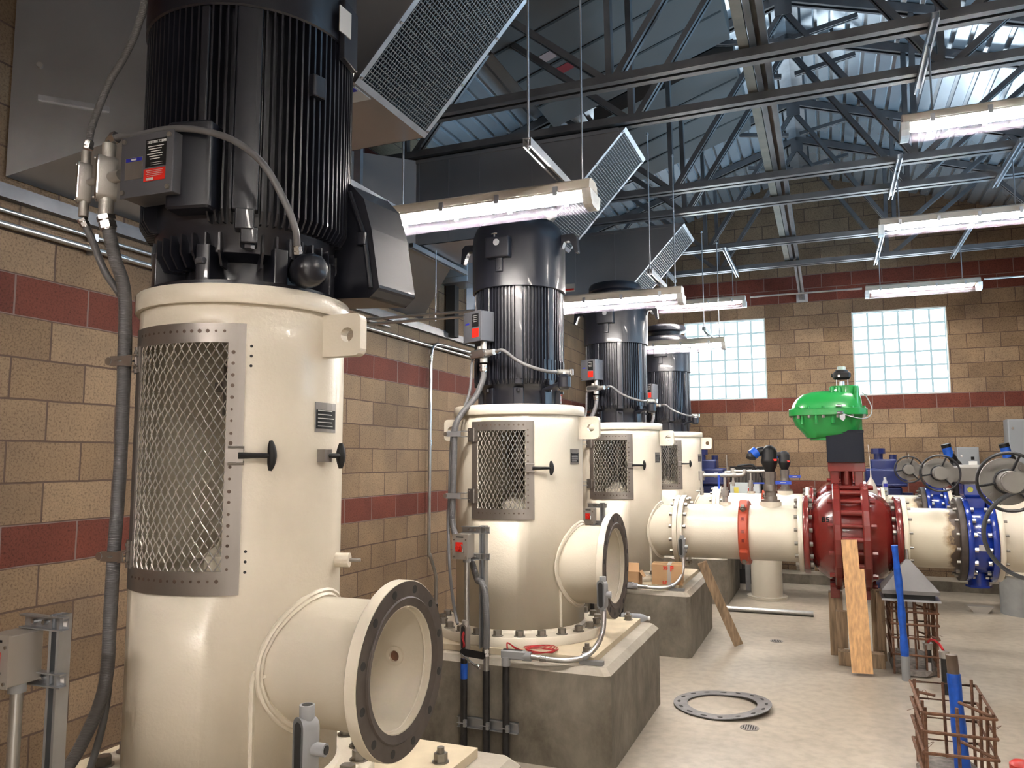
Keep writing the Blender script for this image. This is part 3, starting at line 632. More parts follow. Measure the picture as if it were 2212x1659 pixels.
    MB().tube([q1, (q1+q2)/2+ud((la+la2)/2)*.002, q2, q3], .008, n=8, rf=lambda u: 1.35-.5*u).build('rubber_strap', blackrub, lt)
    MB().tube([q3-Z*q['T'], q3-Z*q['T']*.6+tt*.003, q3+tt*.006, q3+Z*q['T']*.6+tt*.003, q3+Z*q['T']], .010, n=10, rf=lambda u: .55+1.0*math.sin(PI*u)).build('pull_handle', blackrub, lt)
    for hz in q['hz']:
        p = cylp(c, R+.012, d0+3, hz); hg = patch(c, R+.007, d0-5, d0+7, hz-.045, hz+.045, .004, 4); hg.cyl(p-Z*.045-ud(d0+3)*.0, p+Z*.045, .006, n=8)
        for sz in (-.028, .028):
            for ao in (-3.2, 5.2): b_ = cylp(c, R+.011, d0+ao, hz+sz); hg.cyl(b_, b_+ud(d0+ao)*.004, .006, n=8)
        hg.build('hinge', stain, door)
    # shaft and packing gland behind the door
    m = MB(); m.cyl((c[0], c[1], .66), (c[0], c[1], zt-.02), .032); m.cyl((c[0], c[1], zt-.42), (c[0], c[1], zt-.22), .075); m.cyl((c[0], c[1], zt-.33), (c[0], c[1], zt-.30), .105); m.build('line_shaft', stain, t)
    m = MB(); m.cyl((c[0], c[1], oz0-.05), (c[0], c[1], oz0-.03), R-.013, n=40); m.build('drip_pan', cream, t)
    m = MB(); m.lathe((c[0], c[1], 0), Z, [(.12, oz0-.03), (.12, oz0+.02), (.08, oz0+.05), (.06, oz0+.09), (.03, oz0+.09)], 24); m.build('stuffing_box', cream, t)
    # nameplate
    a0, a1, z0, z1 = q['plate']; pl = patch(c, R+.001, a0, a1, z0, z1, .0015, 4); pl.use(1)
    pp = patch(c, R+.0026, a0+.8, a1-.8, z0+.012, z1-(z1-z0)*.25, .0004, 4); pl.add(pp.v, pp.f); pl.use(2)
    for g in range(5):
        zz = z0+.02+(z1-z0)*.13*g; tp = patch(c, R+.0032, a0+2, a1-2-random.random()*4, zz, zz+.003, .0003, 3); pl.add(tp.v, tp.f)
    pl.build('nameplate', [stain, blackpl, whitelab], t)
    # flanged discharge nozzle
    xf, zc, rf, rp, rb = q['xf'], 1.045, q['rf'], q['rp'], q['rbore']; y = c[1]; X = Vector((1, 0, 0))
    xs = c[0]+math.sqrt(max(R*R-rp*rp, 0))*.8
    MB().lathe((0, y, zc), X, [(rp, xs), (rp, xf-q['ft']-.012), (rp+.006, xf-q['ft']-.004), (rf-.004, xf-q['ft']), (rf, xf-q['ft']+.004), (rf, xf-.002), (rf-.002, xf-.001), (rb, xf-.004), (rb, xs), (.001, xs+.01)], 56).build('nozzle', cream, t)
    if q.get('face', True):
        fm = MB().lathe((0, y, zc), X, [(rb+.004, xf-.002), (rf*.80, xf+.006), (rf*.815, xf+.001), (rf-.003, xf+.001), (rf-.003, xf-.003), (rb+.004, xf-.003)], 56); fm.use(1)
        for k in range(q['nh']):
            a = 2*PI*(k+.5)/q['nh']; p = Vector((xf+.001, y+rf*.9*math.cos(a), zc+rf*.9*math.sin(a))); fm.cyl(p, p+X*.0008, rf*.048, n=16)
        fm.build('flange_face', [darksteel, darkint], t)
        MB().torus((xf-.03, y, zc), X, rb-.001, .004, 48, 6).build('inner_bead', cream, t)
        if q.get('tap'):
            m = MB(); p = Vector((xf-.147, y+.1985, zc-.014)); X = Vector((0, -1, 0)); m.lathe(p, X, [(.034, 0), (.034, .012), (.02, .014), (.018, .002)], 24); m.use(1); m.cyl(p+X*.001, p+X*.004, .019, n=20); m.build('pipe_tap', [cream, rust], t)
    bead = []
    for k in range(49):
        a = 2*PI*k/48; yy, zz = rp*1.03*math.sin(a), rp*1.03*math.cos(a)
        bead.append((c[0]+math.sqrt(R*R-yy*yy)+.001, y+yy, zc+zz))
    def wob(u): return .8+.35*abs(math.sin(u*95))
    m = MB(); m.tube(bead, .011, n=6, smooth=0, cap=False, rf=wob); m.tube([Vector(b)+Vector((.0, (Vector(b).y-y)*.07, (Vector(b).z-zc)*.07)) for b in bead], .009, n=6, smooth=0, cap=False, rf=wob); m.build('weld_bead', cream, t)
    wa = q['wa']; m = MB(); m.tube([cylp(c, R, wa, .675), cylp(c, R, wa, zc-.3), cylp(c, R, wa, zc-.02), cylp(c, R, wa+5, zc-.01), cylp(c, R, wa+9, zc-.005)], .0105, n=6, smooth=14, rf=wob); m.build('wear_plate_weld', cream, t)
    if q.get('stub'):
        p = cylp(c, R-.01, 108, 1.37); d = ud(108); m = MB().cyl(p, p+d*.06, .026); m.build('half_coupling', cream, t); MB().cyl(p+d*.06, p+d*.10, .006).build('probe', stain, t)
        hm = MB()
        for g in (0, 1, 2):
            for z0 in (2.109, 1.436): pp = cylp(c, R+.0005, 44, z0-.033*g); hm.cyl(pp, pp+ud(44)*.001, .005, n=10)
        hm.build('screw_holes', darkint, t)
        la3 = 96; q1 = cylp(c, R+.012, la3-8, zm); q3 = cylp(c, R+.04, la3+1, zm); l2 = MB().box(q1, (.05, .03, .045), math.radians(la3)).build('rear_latch', stain, t)
        MB().tube([q1, cylp(c, R+.035, la3-4, zm), q3], .009, n=8).build('rubber_strap', blackrub, l2); MB().tube([q3-Z*.045, q3, q3+Z*.045], .012, n=10, rf=lambda u: .6+.9*math.sin(PI*u)).build('pull_handle', blackrub, l2)
    return t
c1 = (1.625, 2.32); c2 = (1.663, 5.046); DY = 2.726
q1 = dict(R=.363, top=2.316, Rf=.378, Rb=.50, nb=20, br=.027, lug=.185, door=(-34, 41.3, 1.300, 2.183), open=(-26, 32.3, 1.372, 2.122), spot=4.2, mc=13, mr=16, lz=1.746, lend=54, T=.05, hz=(2.078, 1.415), plate=(81.5, 101.5, 1.829, 1.934), xf=2.32, rf=.285, rp=.212, rbore=.198, ft=.045, nh=12, tap=True, wa=49.5, stub=True)
q2 = dict(R=.435, top=2.089, Rf=.450, Rb=.575, nb=24, br=.026, lug=.17, door=(-23.4, 33.6, 1.355, 1.98), open=(-17.4, 26, 1.417, 1.924), spot=4, mc=12, mr=9, lz=1.678, lend=47, T=.045, hz=(1.895, 1.50), plate=(71, 86, 1.701, 1.802), xf=2.337, rf=.338, rp=.25, rbore=.236, ft=.045, nh=16, wa=58, group='cream pump heads')
P1 = pump_head(c1, q1, 'large cream pump head nearest the viewer with tall screen door')
P2 = pump_head(c2, q2, 'second cream pump head from the viewer, its bare flange mouth open')
q3 = dict(q2); q3.update(xf=2.30, face=False)
P3 = pump_head((c2[0], c2[1]+DY), q3, 'third cream pump head, its outlet bolted to the nearer cream pipe')
P4 = dup(P3, (0, DY, 0), 'fourth and farthest cream pump head, its outlet bolted to the rear pipe')
# small drip of paint and marks are left to the paint itself
def pedestal(cx, cy, label, x1=2.47, x0=.86, hy=.70, h=.56):
    m = MB(); ch = .035; rings = []
    for z, i in ((0, 0), (h-ch, 0), (h, ch)):
        rings.append([Vector((x0+i, cy-hy+i+(.0), z)), Vector((x1-i-.03, cy-hy+i, z)), Vector((x1-i, cy-hy+i+.03, z)), Vector((x1-i, cy+hy-i-.03, z)), Vector((x1-i-.03, cy+hy-i, z)), Vector((x0+i, cy+hy-i, z))])
    m.rings(rings, True); return tag(m.build('concrete_pedestal', concm), label, 'pedestal', 'concrete pump pedestals')
def sole(cx, cy, label):
    return tag(MB().bb(cx-.66, cx+.69, cy-.60, cy+.60, .562, .598).build('grout_pad', grout), label, 'grout pad', 'tan grout pads')
for i, (c, nm) in enumerate(((c1, 'nearest'), (c2, 'second'), ((c2[0], c2[1]+DY), 'third'), ((c2[0], c2[1]+2*DY), 'farthest'))):
    pedestal(c[0], c[1], ('concrete pedestal under the nearest pump, cut off at the bottom', 'large concrete pedestal under the second pump, black conduits on its front', 'concrete pedestal under the third pump with cardboard boxes on top', 'concrete pedestal of the farthest pump, behind the nearer cream pipe')[i])
    sole(c[0], c[1], 'tan grout pad under the %s pump head' % nm)
    for (ax, ay) in ((.62, -.50), (.62, .52)) if i < 2 else ():
        pp = Vector((c[0]+ax, c[1]+ay*(1 if i else .8), .598)); t = thing('anchor_bolt', pp, ('anchor bolt on the %s grout pad, %s corner' % (nm, 'viewer-side' if ay < 0 else 'rear')), 'bolt', 'anchor bolts')
        MB().cyl(pp, pp+Z*.005, .032).build('washer', boltm, t); MB().hexa(pp+Z*.004, pp+Z*.034, .026).build('nut', boltm, t); MB().cyl(pp+Z*.03, pp+Z*.055, .014).build('stud', boltm, t)

# ------------------------------------------------------------------ motors
def fins(c, r0, r1, z0, z1, n, th=.006, skip=lambda a: False, chamf=.02):
    m = MB()
    for k in range(n):
        a = 360*k/n-180
        if skip(a): continue
        d = ud(a); p = Vector((c[0], c[1], 0)); s = Vector((-d.y, d.x, 0))*th/2
        poly = [p+d*(r0-.01)+Z*(z0), p+d*(r1-chamf)+Z*z0, p+d*r1+Z*(z0+chamf*1.6), p+d*r1+Z*z1, p+d*(r0-.01)+Z*z1]
        m.prism([v-s for v in poly], s*2)
    return m
def slab(m, c, r0, r1, a, w_, z0, z1):
    d = ud(a); s = Vector((-d.y, d.x, 0)); p = Vector((c[0], c[1], 0)); M = Matrix((s, d, Z)).transposed()
    m.rbox(p+d*(r0+r1)/2+Z*(z0+z1)/2, (w_, r1-r0, z1-z0), .006, M)
def ubox(c, deg, dist, size, z, off=0):
    d = ud(deg); s = Vector((-d.y, d.x, 0)); M = Matrix((s, -d, Z)).transposed(); return Vector((c[0], c[1], z))+d*dist+s*off, M, d, s
def condulet(name, p, ax, face, L_, r, parent, m_=castal, arms=(), cover=None, open_=False):
    """oval conduit body at p, long axis ax, its cover looking along face"""
    p, ax, face = Vector(p), Vector(ax).normalized(), Vector(face).normalized(); sd = ax.cross(face); m = MB()
    def oval(h, w_, dd): 
        pts = []
        for k in range(20):
            a = 2*PI*k/20; x_, y_ = math.cos(a)*w_, math.sin(a)*w_; pts.append(p+sd*x_+ax*(y_+(h-w_)*(1 if y_ >= 0 else -1))+face*dd)
        return pts
    m.rings([oval(L_*.5*.9, r*.75, -r*1.0), oval(L_*.5, r, -r*.5), oval(L_*.5, r, r*.95)], True, True)
    for d, l, rr in arms: m.cyl(p+Vector(d).normalized()*r*.3, p+Vector(d).normalized()*l, rr, n=18)
    o = m.build(name, m_, parent)
    if open_:
        MB().rings([oval(L_*.5*.86, r*.62, r*.955), oval(L_*.5*.86, r*.62, r*.975)], True).build('open_recess', darkint, o)
        MB().rings([oval(L_*.5*1.02, r*1.04, r*.88), oval(L_*.5*1.02, r*1.04, r*.95)], True).build('rim', m_, o)
    else:
        MB().rings([oval(L_*.5*1.0, r*1.02, r*.96), oval(L_*.5*1.0, r*1.02, r*1.12), oval(L_*.5*.86, r*.8, r*1.3)], True, False).build('cover_plate', chrome if cover is None else cover, o)
        for s_ in (-1, 1): MB().cyl(p+ax*s_*L_*.5*.84+face*r*1.1, p+ax*s_*L_*.5*.84+face*r*1.45, r*.2, n=10).build('cover_screw', chrome, o)
    return o
def gland(m, p, d, r):
    p, d = Vector(p), Vector(d).normalized(); m.hexa(p, p+d*r*.7, r*1.45); m.cyl(p+d*r*.6, p+d*r*1.1, r*1.2, n=16); m.hexa(p+d*r*1.0, p+d*r*2.1, r*1.35); m.cyl(p+d*r*2.0, p+d*r*2.4, r*1.15, n=16)
# --- nearest, largest motor
t = M1 = thing('electric_motor', (c1[0], c1[1], 2.316), 'largest black finned motor, nearest the viewer, cut off by the top edge', 'motor')
m = MB(); m.lathe((c1[0], c1[1], 0), Z, [(.05, 2.317), (.345, 2.317), (.345, 2.335), (.30, 2.338), (.235, 2.34), (.235, 2.42), (.30, 2.44), (.30, 2.47), (.325, 2.52), (.335, 2.56), (.335, 3.30), (.05, 3.30)], 64); m.build('frame', black, t)
box_a = -9
fins(c1, .33, .378, 2.53, 3.32, 92, .007, lambda a: -24 < a < 13 or 13 <= a <= 19 or 34 < a < 43, .024).build('cooling_fins', black, t)
fins(c1, .33, .378, 2.86, 3.32, 92, .007, lambda a: not (-24 <= a < 13), .0).build('upper_fins', black, t)
fins(c1, .26, .335, 2.39, 2.50, 44, .008, lambda a: 30 < a < 44, .03).build('bracket_fins', black, t)
for k in range(8):
    slab(m := MB(), c1, .22, .335, k*45+15, .05, 2.335, 2.46); m.build('mounting_foot', black, t)
m = MB(); slab(m, c1, .32, .375, 38.5, .085, 2.57, 3.30); slab(m, c1, .33, .39, 38.5, .06, 2.50, 2.57); m.build('wide_rib', black, t)
m = MB(); slab(m, c1, .33, .385, 16, .03, 2.60, 3.28); m.build('rib', black, t)
m = MB(); slab(m, c1, .33, .40, 75, .055, 3.02, 3.10); m.build('pad', black, t)
slab(m := MB(), c1, .30, .385, 41, .055, 2.455, 2.51); m.hexa(cylp(c1, .35, 41, 2.44), cylp(c1, .35, 41, 2.456), .02); m.build('foot_bolt_boss', black, t)
MB().lathe((c1[0], c1[1], 0), Z, [(.33, 3.30), (.378, 3.285), (.385, 3.29), (.388, 3.8), (.36, 3.92), (.25, 4.0), (.05, 4.02)], 64).build('fan_cowl', black, t)
slab(m := MB(), c1, .38, .405, 100, .12, 3.22, 3.45); m.build('cowl_bracket', black, t)
pp = cylp(c1, .408, 92, 3.36); m = MB(); Mx = Matrix((Vector((math.cos(math.radians(88)), math.sin(math.radians(88)), 0)), -ud(88), Z)).transposed(); m.box(pp, (.07, .004, .10), M=Mx); m.build('data_plate', whitelab, t)
m = MB(); m.tube([cylp(c1, .27, 12, 2.36), cylp(c1, .33, 12, 2.40), cylp(c1, .345, 17, 2.40)], .011); m.build('grease_fitting', boxgrey, t)
# main lead box base and terminal box
cp, Mb, dd, ss = ubox(c1, 12, .37, None, 2.71); m = MB(); m.rbox(cp, (.16, .09, .30), .015, Mb); m.build('lead_box_base', black, t)
cp = ubox(c1, box_a, .405, None, 2.708)[0]; _, Mb, dd, ss = ubox(c1, 2, .405, None, 2.708); cp = cp+Vector((.022, -.0, 0)); b = MB(); b.rbox(cp, (.215, .10, .205), .004, Mb); tb = b.build('terminal_box', boxgrey, t)
m = MB(); m.rbox(cp+dd*.053, (.222, .006, .212), .003, Mb); lid = m.build('lid', boxgrey, tb)
for sx in (-1, 1):
    for sz in (-1, 1): pq = cp+dd*.056+ss*sx*.095+Z*sz*.088; MB().hexa(pq, pq+dd*.006, .009).build('screw', boltm, lid)
fc = cp+dd*.0565
m = MB(); m.box(fc+ss*.040+Z*.035, (.085, .0015, .095), M=Mb); m.use(1); text_mesh(m, 'INSTRUCTIONS', fc+ss*.003+Z*.068+dd*.001, ss, Z, .0085, .0006)
for g in range(6): m.box(fc+ss*(.040-.003*(g % 2))+Z*(.057-.0085*g)+dd*.0012, (.066-.012*(g % 3), .0005, .0026), M=Mb)
m.box(fc+ss*.045+Z*.001+dd*.0012, (.05, .0005, .001), M=Mb); m.box(fc+ss*.045-Z*.006+dd*.0012, (.05, .0005, .001), M=Mb)
m.build('instruction_plate', [blackpl, white], lid)
m = MB(); m.box(fc+ss*.037-Z*.039, (.09, .0015, .042), M=Mb); m.use(1); m.box(fc+ss*.018-Z*.053+dd*.0012, (.03, .0005, .009), M=Mb)
for g in range(4): m.box(fc+ss*.037-Z*(.025+.006*g)+dd*.0012, (.07-.01*(g % 2), .0005, .0015), M=Mb)
m.build('red_warning_plate', [redp, whitelab], lid)
m = MB(); m.box(fc-ss*.052-Z*.008, (.075, .0015, .075), M=Mb); m.use(1); m.box(fc-ss*.052+Z*.022+dd*.001, (.068, .0008, .012), M=Mb); m.use(2); m.box(fc-ss*.052+Z*.022+dd*.0016, (.022, .0004, .006), M=Mb)
m.build('steel_data_plate', [stain, bluelab, white], lid)
# aux round box bottom right and big main conduit box right rear
p = cylp(c1, .36, 72, 2.382); dd = ud(60); m = MB(); m.lathe(p+dd*.03, dd, [(.0, .07), (.04, .068), (.052, .058), (.058, .03), (.058, -.02), (.04, -.04), (.03, -.10)], 12); m.build('auxiliary_box', black, t)
prof = [(1.80, 2.80), (1.985, 2.785), (2.045, 2.72), (2.08, 2.60), (2.118, 2.37), (2.075, 2.335), (1.80, 2.35)]
m = MB(); m.prism([(x, 2.46, z) for x, z in prof], (.03, .22, 0)); big = m.build('main_conduit_box', black, t, bevel=.012)
m = MB(); m.tube([(1.985, 2.452, 2.75), (2.02, 2.452, 2.66), (2.055, 2.452, 2.56), (2.085, 2.452, 2.37)], .010, n=8, smooth=3); m.rbox((2.05, 2.45, 2.56), (.035, .03, .05), .005); m.build('cover_seam', black, big)
# --- second motor and its two copies
def motor2(c, label):
    t = thing('electric_motor', (c[0], c[1], 2.089), label, 'motor', 'smaller black motors'); zb = 2.09; X0 = (c[0], c[1], 0)
    MB().lathe(X0, Z, [(.05, zb), (.255, zb), (.255, zb+.10), (.27, zb+.13), (.285, 2.24), (.285, 2.95), (.05, 2.95)], 56).build('frame', black, t)
    for k in range(8): slab(m := MB(), c, .20, .285, k*45+20, .07, zb, zb+.12); m.build('mounting_foot', black, t)
    for k in range(8): bolt(cylp(c, .295, k*45+20, 2.205), -Z, t, .014, .02, black, washer=False)
    wide = (21, 66, -24, 111, -69, 156, -114, -159)
    fins(c, .275, .306, 2.235, 2.93, 76, .008, lambda a: any(abs(a-w_) < 6 for w_ in wide), .02).build('cooling_fins', black, t)
    for w_ in wide: slab(m := MB(), c, .27, .312, w_, .055, 2.23, 2.93); m.build('wide_rib', black, t)
    fins(c, .28, .316, 2.235, 2.40, 60, .010, lambda a: a % 45 < 6, .02).build('lower_fins', black, t)
    MB().lathe(X0, Z, [(.29, 2.90), (.315, 2.888), (.326, 2.892), (.329, 3.22), (.322, 3.29), (.30, 3.345), (.26, 3.385), (.20, 3.395), (.20, 3.44), (.262, 3.445), (.272, 3.455), (.272, 3.495), (.255, 3.525), (.16, 3.55), (.001, 3.553)], 56).build('fan_cowl', black, t)
    cw = [(-90, 'lifting_hook'), (90, 'lifting_hook')]
    for a, nm in cw:
        d = ud(a); p = Vector(X0); s = Vector((-d.y, d.x, 0))
        poly = [(.31, 3.28), (.41, 3.285), (.435, 3.26), (.445, 3.15), (.425, 3.145), (.405, 3.20), (.385, 3.235), (.345, 3.235), (.31, 3.14)]
        MB().prism([p+d*r_+Z*z-s*.025 for r_, z in poly], s*.05).build(nm, black, t, bevel=.006)
    cp, Mb, dd, ss = ubox(c, -2, .345, None, 3.145); m = MB(); m.rbox(cp, (.17, .07, .14), .01, Mb); hb = m.build('heater_box', black, t, bevel=.004)
    pp = cp+dd*.035+ss*.0+Z*.03; MB().cyl(pp, pp+dd*.004, .022, n=16).build('round_plug', castgrey, hb); pp = cp+Z*.07-ss*.03; m = MB(); m.cyl(pp, pp+Z*.03, .006); m.tube([pp-ss*.022+Z*.03, pp+Z*.033, pp+ss*.022+Z*.03], .006, n=8); m.build('wing_nut', chrome, hb)
    m = MB(); slab(m, c, .32, .345, -2, .05, 2.985, 3.08); m.hexa(cylp(c, .345, -2, 3.01), cylp(c, .352, -2, 3.01), .012); m.build('bracket', black, t)
    # terminal box
    cp, Mb, dd, ss = ubox(c, -27.8, .355, None, 2.618); b = MB(); b.rbox(cp, (.190, .11, .20), .004, Mb); tb = b.build('terminal_box', boxgrey, t); lid = MB().rbox(cp+dd*.0575, (.196, .006, .206), .003, Mb).build('lid', boxgrey, tb)
    fc = cp+dd*.061
    m = MB(); m.box(fc+ss*.035+Z*.04, (.07, .001, .09), M=Mb); m.use(1)
    for g in range(4): m.box(fc+ss*.035+Z*(.07-.013*g)+dd*.001, (.05-.01*(g % 2), .0004, .002), M=Mb)
    m.build('instruction_plate', [blackpl, whitelab], lid); MB().box(fc+ss*.035-Z*.045, (.072, .001, .06), M=Mb).build('red_warning_plate', redp, lid)
    MB().box(fc-ss*.052-Z*.02, (.06, .001, .09), M=Mb).build('steel_data_plate', boxgrey, lid)
    MB().box(fc-ss*.052+Z*.022+dd*.001, (.04, .001, .012), M=Mb).build('blue_tag', bluelab, lid)
    for sx in (-1, 1):
        for sz in (-1, 1): pq = fc+ss*sx*.086+Z*sz*.09; MB().cyl(pq-dd*.001, pq+dd*.003, .005, n=8).build('screw', chrome, lid)
    # auxiliary box on the right
    p = cylp(c, .47, 60, 2.235); m = MB(); m.rbox(p, (.085, .085, .10), .035, Matrix.Rotation(.4, 3, 'Z'), 5); m.cyl(p, cylp(c, .29, 60, 2.20), .016); m.build('auxiliary_box', black, t)
    return t
M2 = motor2(c2, 'second black motor, smooth domed cowl, behind the nearest hanging light')
M3 = dup(M2, (0, DY, 0), 'third black motor, behind the middle hanging light')
M4 = dup(M2, (0, 2*DY, 0), 'fourth and farthest black motor, in front of the left window')
# ================================================================== discharge pipelines
XV = Vector((1, 0, 0)); ZC = 1.045; Y3, Y4, Y2 = 7.772, 10.498, 5.046
burnt = mat('cream_paint_with_scorch', (.74, .67, .52), .4, nscale=7, col2=(.30, .21, .13))
def burnt_mat():
    m = bpy.data.materials.new('scorched_cream_paint'); m.use_nodes = True; N = m.node_tree.nodes; L = m.node_tree.links; b = N['Principled BSDF']; b.inputs['Roughness'].default_value = .4
    g = N.new('ShaderNodeNewGeometry'); s = N.new('ShaderNodeSeparateXYZ'); L.new(g.outputs['Position'], s.inputs[0])
    n = N.new('ShaderNodeTexNoise'); n.inputs['Scale'].default_value = 9; n.inputs['Detail'].default_value = 6; L.new(g.outputs['Position'], n.inputs['Vector'])
    a = N.new('ShaderNodeMapRange'); a.inputs[1].default_value = 4.46; a.inputs[2].default_value = 4.70; L.new(s.outputs['X'], a.inputs[0])
    k = N.new('ShaderNodeMath'); k.operation = 'MULTIPLY_ADD'; k.inputs[1].default_value = .9; L.new(n.outputs[0], k.inputs[0]); L.new(a.outputs[0], k.inputs[2])
    r = N.new('ShaderNodeValToRGB'); e = r.color_ramp.elements; e[0].position = .78; e[0].color = (.76, .69, .54, 1); e[1].position = 1.15; e[1].color = (.10, .07, .05, 1); q = e.new(.95); q.color = (.42, .30, .17, 1)
    L.new(k.outputs[0], r.inputs[0]); L.new(r.outputs[0], b.inputs['Base Color']); return m
burnt = burnt_mat()
def flg(m, x0, x1, r, y, rb=.1, n=48): m.lathe((0, y, ZC), XV, [(rb, x0), (r, x0), (r+.002, x0+.003), (r+.002, x1-.003), (r, x1), (rb, x1)], n)
def ring_bolts(par, x, d, y, rb=.31, n=16, r=.019, h=.03):
    for k in range(n):
        a = 2*PI*(k+.5)/n; bolt((x, y+rb*math.sin(a), ZC+rb*math.cos(a)), XV*d, par, r, h, washer=False)
def boss(m, x, y, r, z): m.cyl((x, y, ZC+.2), (x, y, z), r, n=24)
def spool_a(y, label):
    t = thing('pipe_spool', (2.87, y, ZC), label, 'pipe', 'cream pipe spools before the red valves')
    m = MB(); flg(m, 2.304, 2.35, .338, y); m.cyl((2.34, y, ZC), (3.38, y, ZC), .255, n=48); flg(m, 3.37, 3.412, .338, y); m.build('pipe', cream, t)
    m = MB(); boss(m, 2.715, y, .05, 1.325); m.build('small_boss', cream, t); m = MB(); boss(m, 3.13, y, .095, 1.335); m.build('large_boss', cream, t)
    ring_bolts(t, 2.351, 1, y); ring_bolts(t, 2.254, -1, y); ring_bolts(t, 3.369, -1, y)
    return t
S3 = spool_a(Y3, 'thick cream pipe bolted to the third pump, clamped by an orange coupling')
def coupling(y, label):
    t = thing('grooved_coupling', (2.895, y, ZC), label, 'pipe coupling', 'orange pipe couplings'); m = MB()
    m.lathe((0, y, ZC), XV, [(.254, 2.848), (.285, 2.85), (.30, 2.862), (.30, 2.928), (.285, 2.94), (.254, 2.942)], 48); m.build('housing_ring', orange, t)
    for a in (32, 212, 128):
        p = Vector((2.895, y-math.sin(math.radians(a))*.305, ZC+math.cos(math.radians(a))*.305)); d = (p-Vector((2.895, y, ZC))).normalized(); td = XV.cross(d)
        M = Matrix((XV, td, d)).transposed(); MB().rbox(p, (.075, .12, .05), .015, M).build('bolt_lug', orange, t); b = MB(); b.hexa(p+td*.03+d*.01, p+td*.075+d*.01, .027); b.cyl(p+td*.0+d*.01, p+td*.095+d*.01, .015); b.build('bolt', boltm, t)
    for a in (62, 84, 100):
        p = Vector((2.895, y-math.sin(math.radians(a))*.301, ZC+math.cos(math.radians(a))*.301)); d = (p-Vector((2.895, y, ZC))).normalized(); M = Matrix((XV, XV.cross(d), d)).transposed(); q = MB().box(p, (.034, .04, .006), M=M); q.use(1); q.box(p+d*.003, (.022, .028, .003), M=M); q.build('cast_pad', [orange, redv], t)
    return t
K3 = coupling(Y3, 'orange grooved coupling around the nearer cream pipe')
def red_valve(y, label):
    t = thing('plug_valve', (3.81, y, .50), label, 'valve', 'red actuated valves'); m = MB()
    flg(m, 3.416, 3.462, .352, y); flg(m, 4.165, 4.212, .352, y)
    prof = [(.26, 3.45), (.262, 3.485), (.30, 3.51), (.345, 3.55), (.385, 3.61), (.41, 3.68), (.415, 3.74), (.40, 3.81), (.415, 3.88), (.41, 3.94), (.385, 4.01), (.345, 4.08), (.30, 4.12), (.262, 4.14), (.26, 4.18)]
    m.lathe((0, y, ZC), XV, prof, 56); m.build('body', redv, t)
    for x in (3.665, 3.895):
        q = MB(); q.lathe((0, y, ZC), XV, [(.38, x), (.475, x), (.485, x+.01), (.485, x+.055), (.475, x+.065), (.38, x+.065)], 24, smooth=False); o = q.build('split_flange', redv, t)
        for a in range(0, 360, 30):
            aa = math.radians(a+15); sg = -1 if x < 3.8 else 1; p = Vector((x+(.0 if sg < 0 else .065), y+.445*math.sin(aa), ZC+.445*math.cos(aa))); bolt(p, XV*sg, o, .022, .045, redv, washer=False)
    q = MB()
    for a in range(0, 360, 15): aa = math.radians(a); q = MB(); p = Vector((3.72, y+.448*math.sin(aa), ZC+.448*math.cos(aa))); q.cyl(p, p+XV*.185, .019 if a % 30 else .026, n=12); q.build('tie_stud', redv, t)
    m = MB(); m.bb(3.64, 3.95, y-.13, y+.13, 1.62, 1.70); m.bb(3.66, 3.73, y-.10, y+.10, 1.46, 1.63); m.bb(3.86, 3.93, y-.10, y+.10, 1.46, 1.63); m.bb(3.78, 3.81, y-.14, y-.11, 1.50, 1.63); m.build('yoke', redv, t, bevel=.006)
    m = MB(); m.cyl((3.795, y, 1.44), (3.795, y, 1.7), .05); m.build('stem', redv, t)
    m = MB(); m.bb(3.62, 3.70, y-.12, y+.12, .50, .62); m.bb(3.89, 3.97, y-.12, y+.12, .50, .62); m.build('foot', redv, t)
    ring_bolts(t, 3.463, 1, y, r=.021); ring_bolts(t, 4.164, -1, y, r=.021)
    n0 = Vector((3.60, y-.40, 1.16)); m = MB(); text_mesh(m, '85', (3.575, y-.392, 1.185), (.9, -.35, .1), (0, -.3, 1), .045, .002); m.build('stencil_mark', blackpl, t)
    return t
V3 = red_valve(Y3, 'big red flanged valve body under the green actuator')
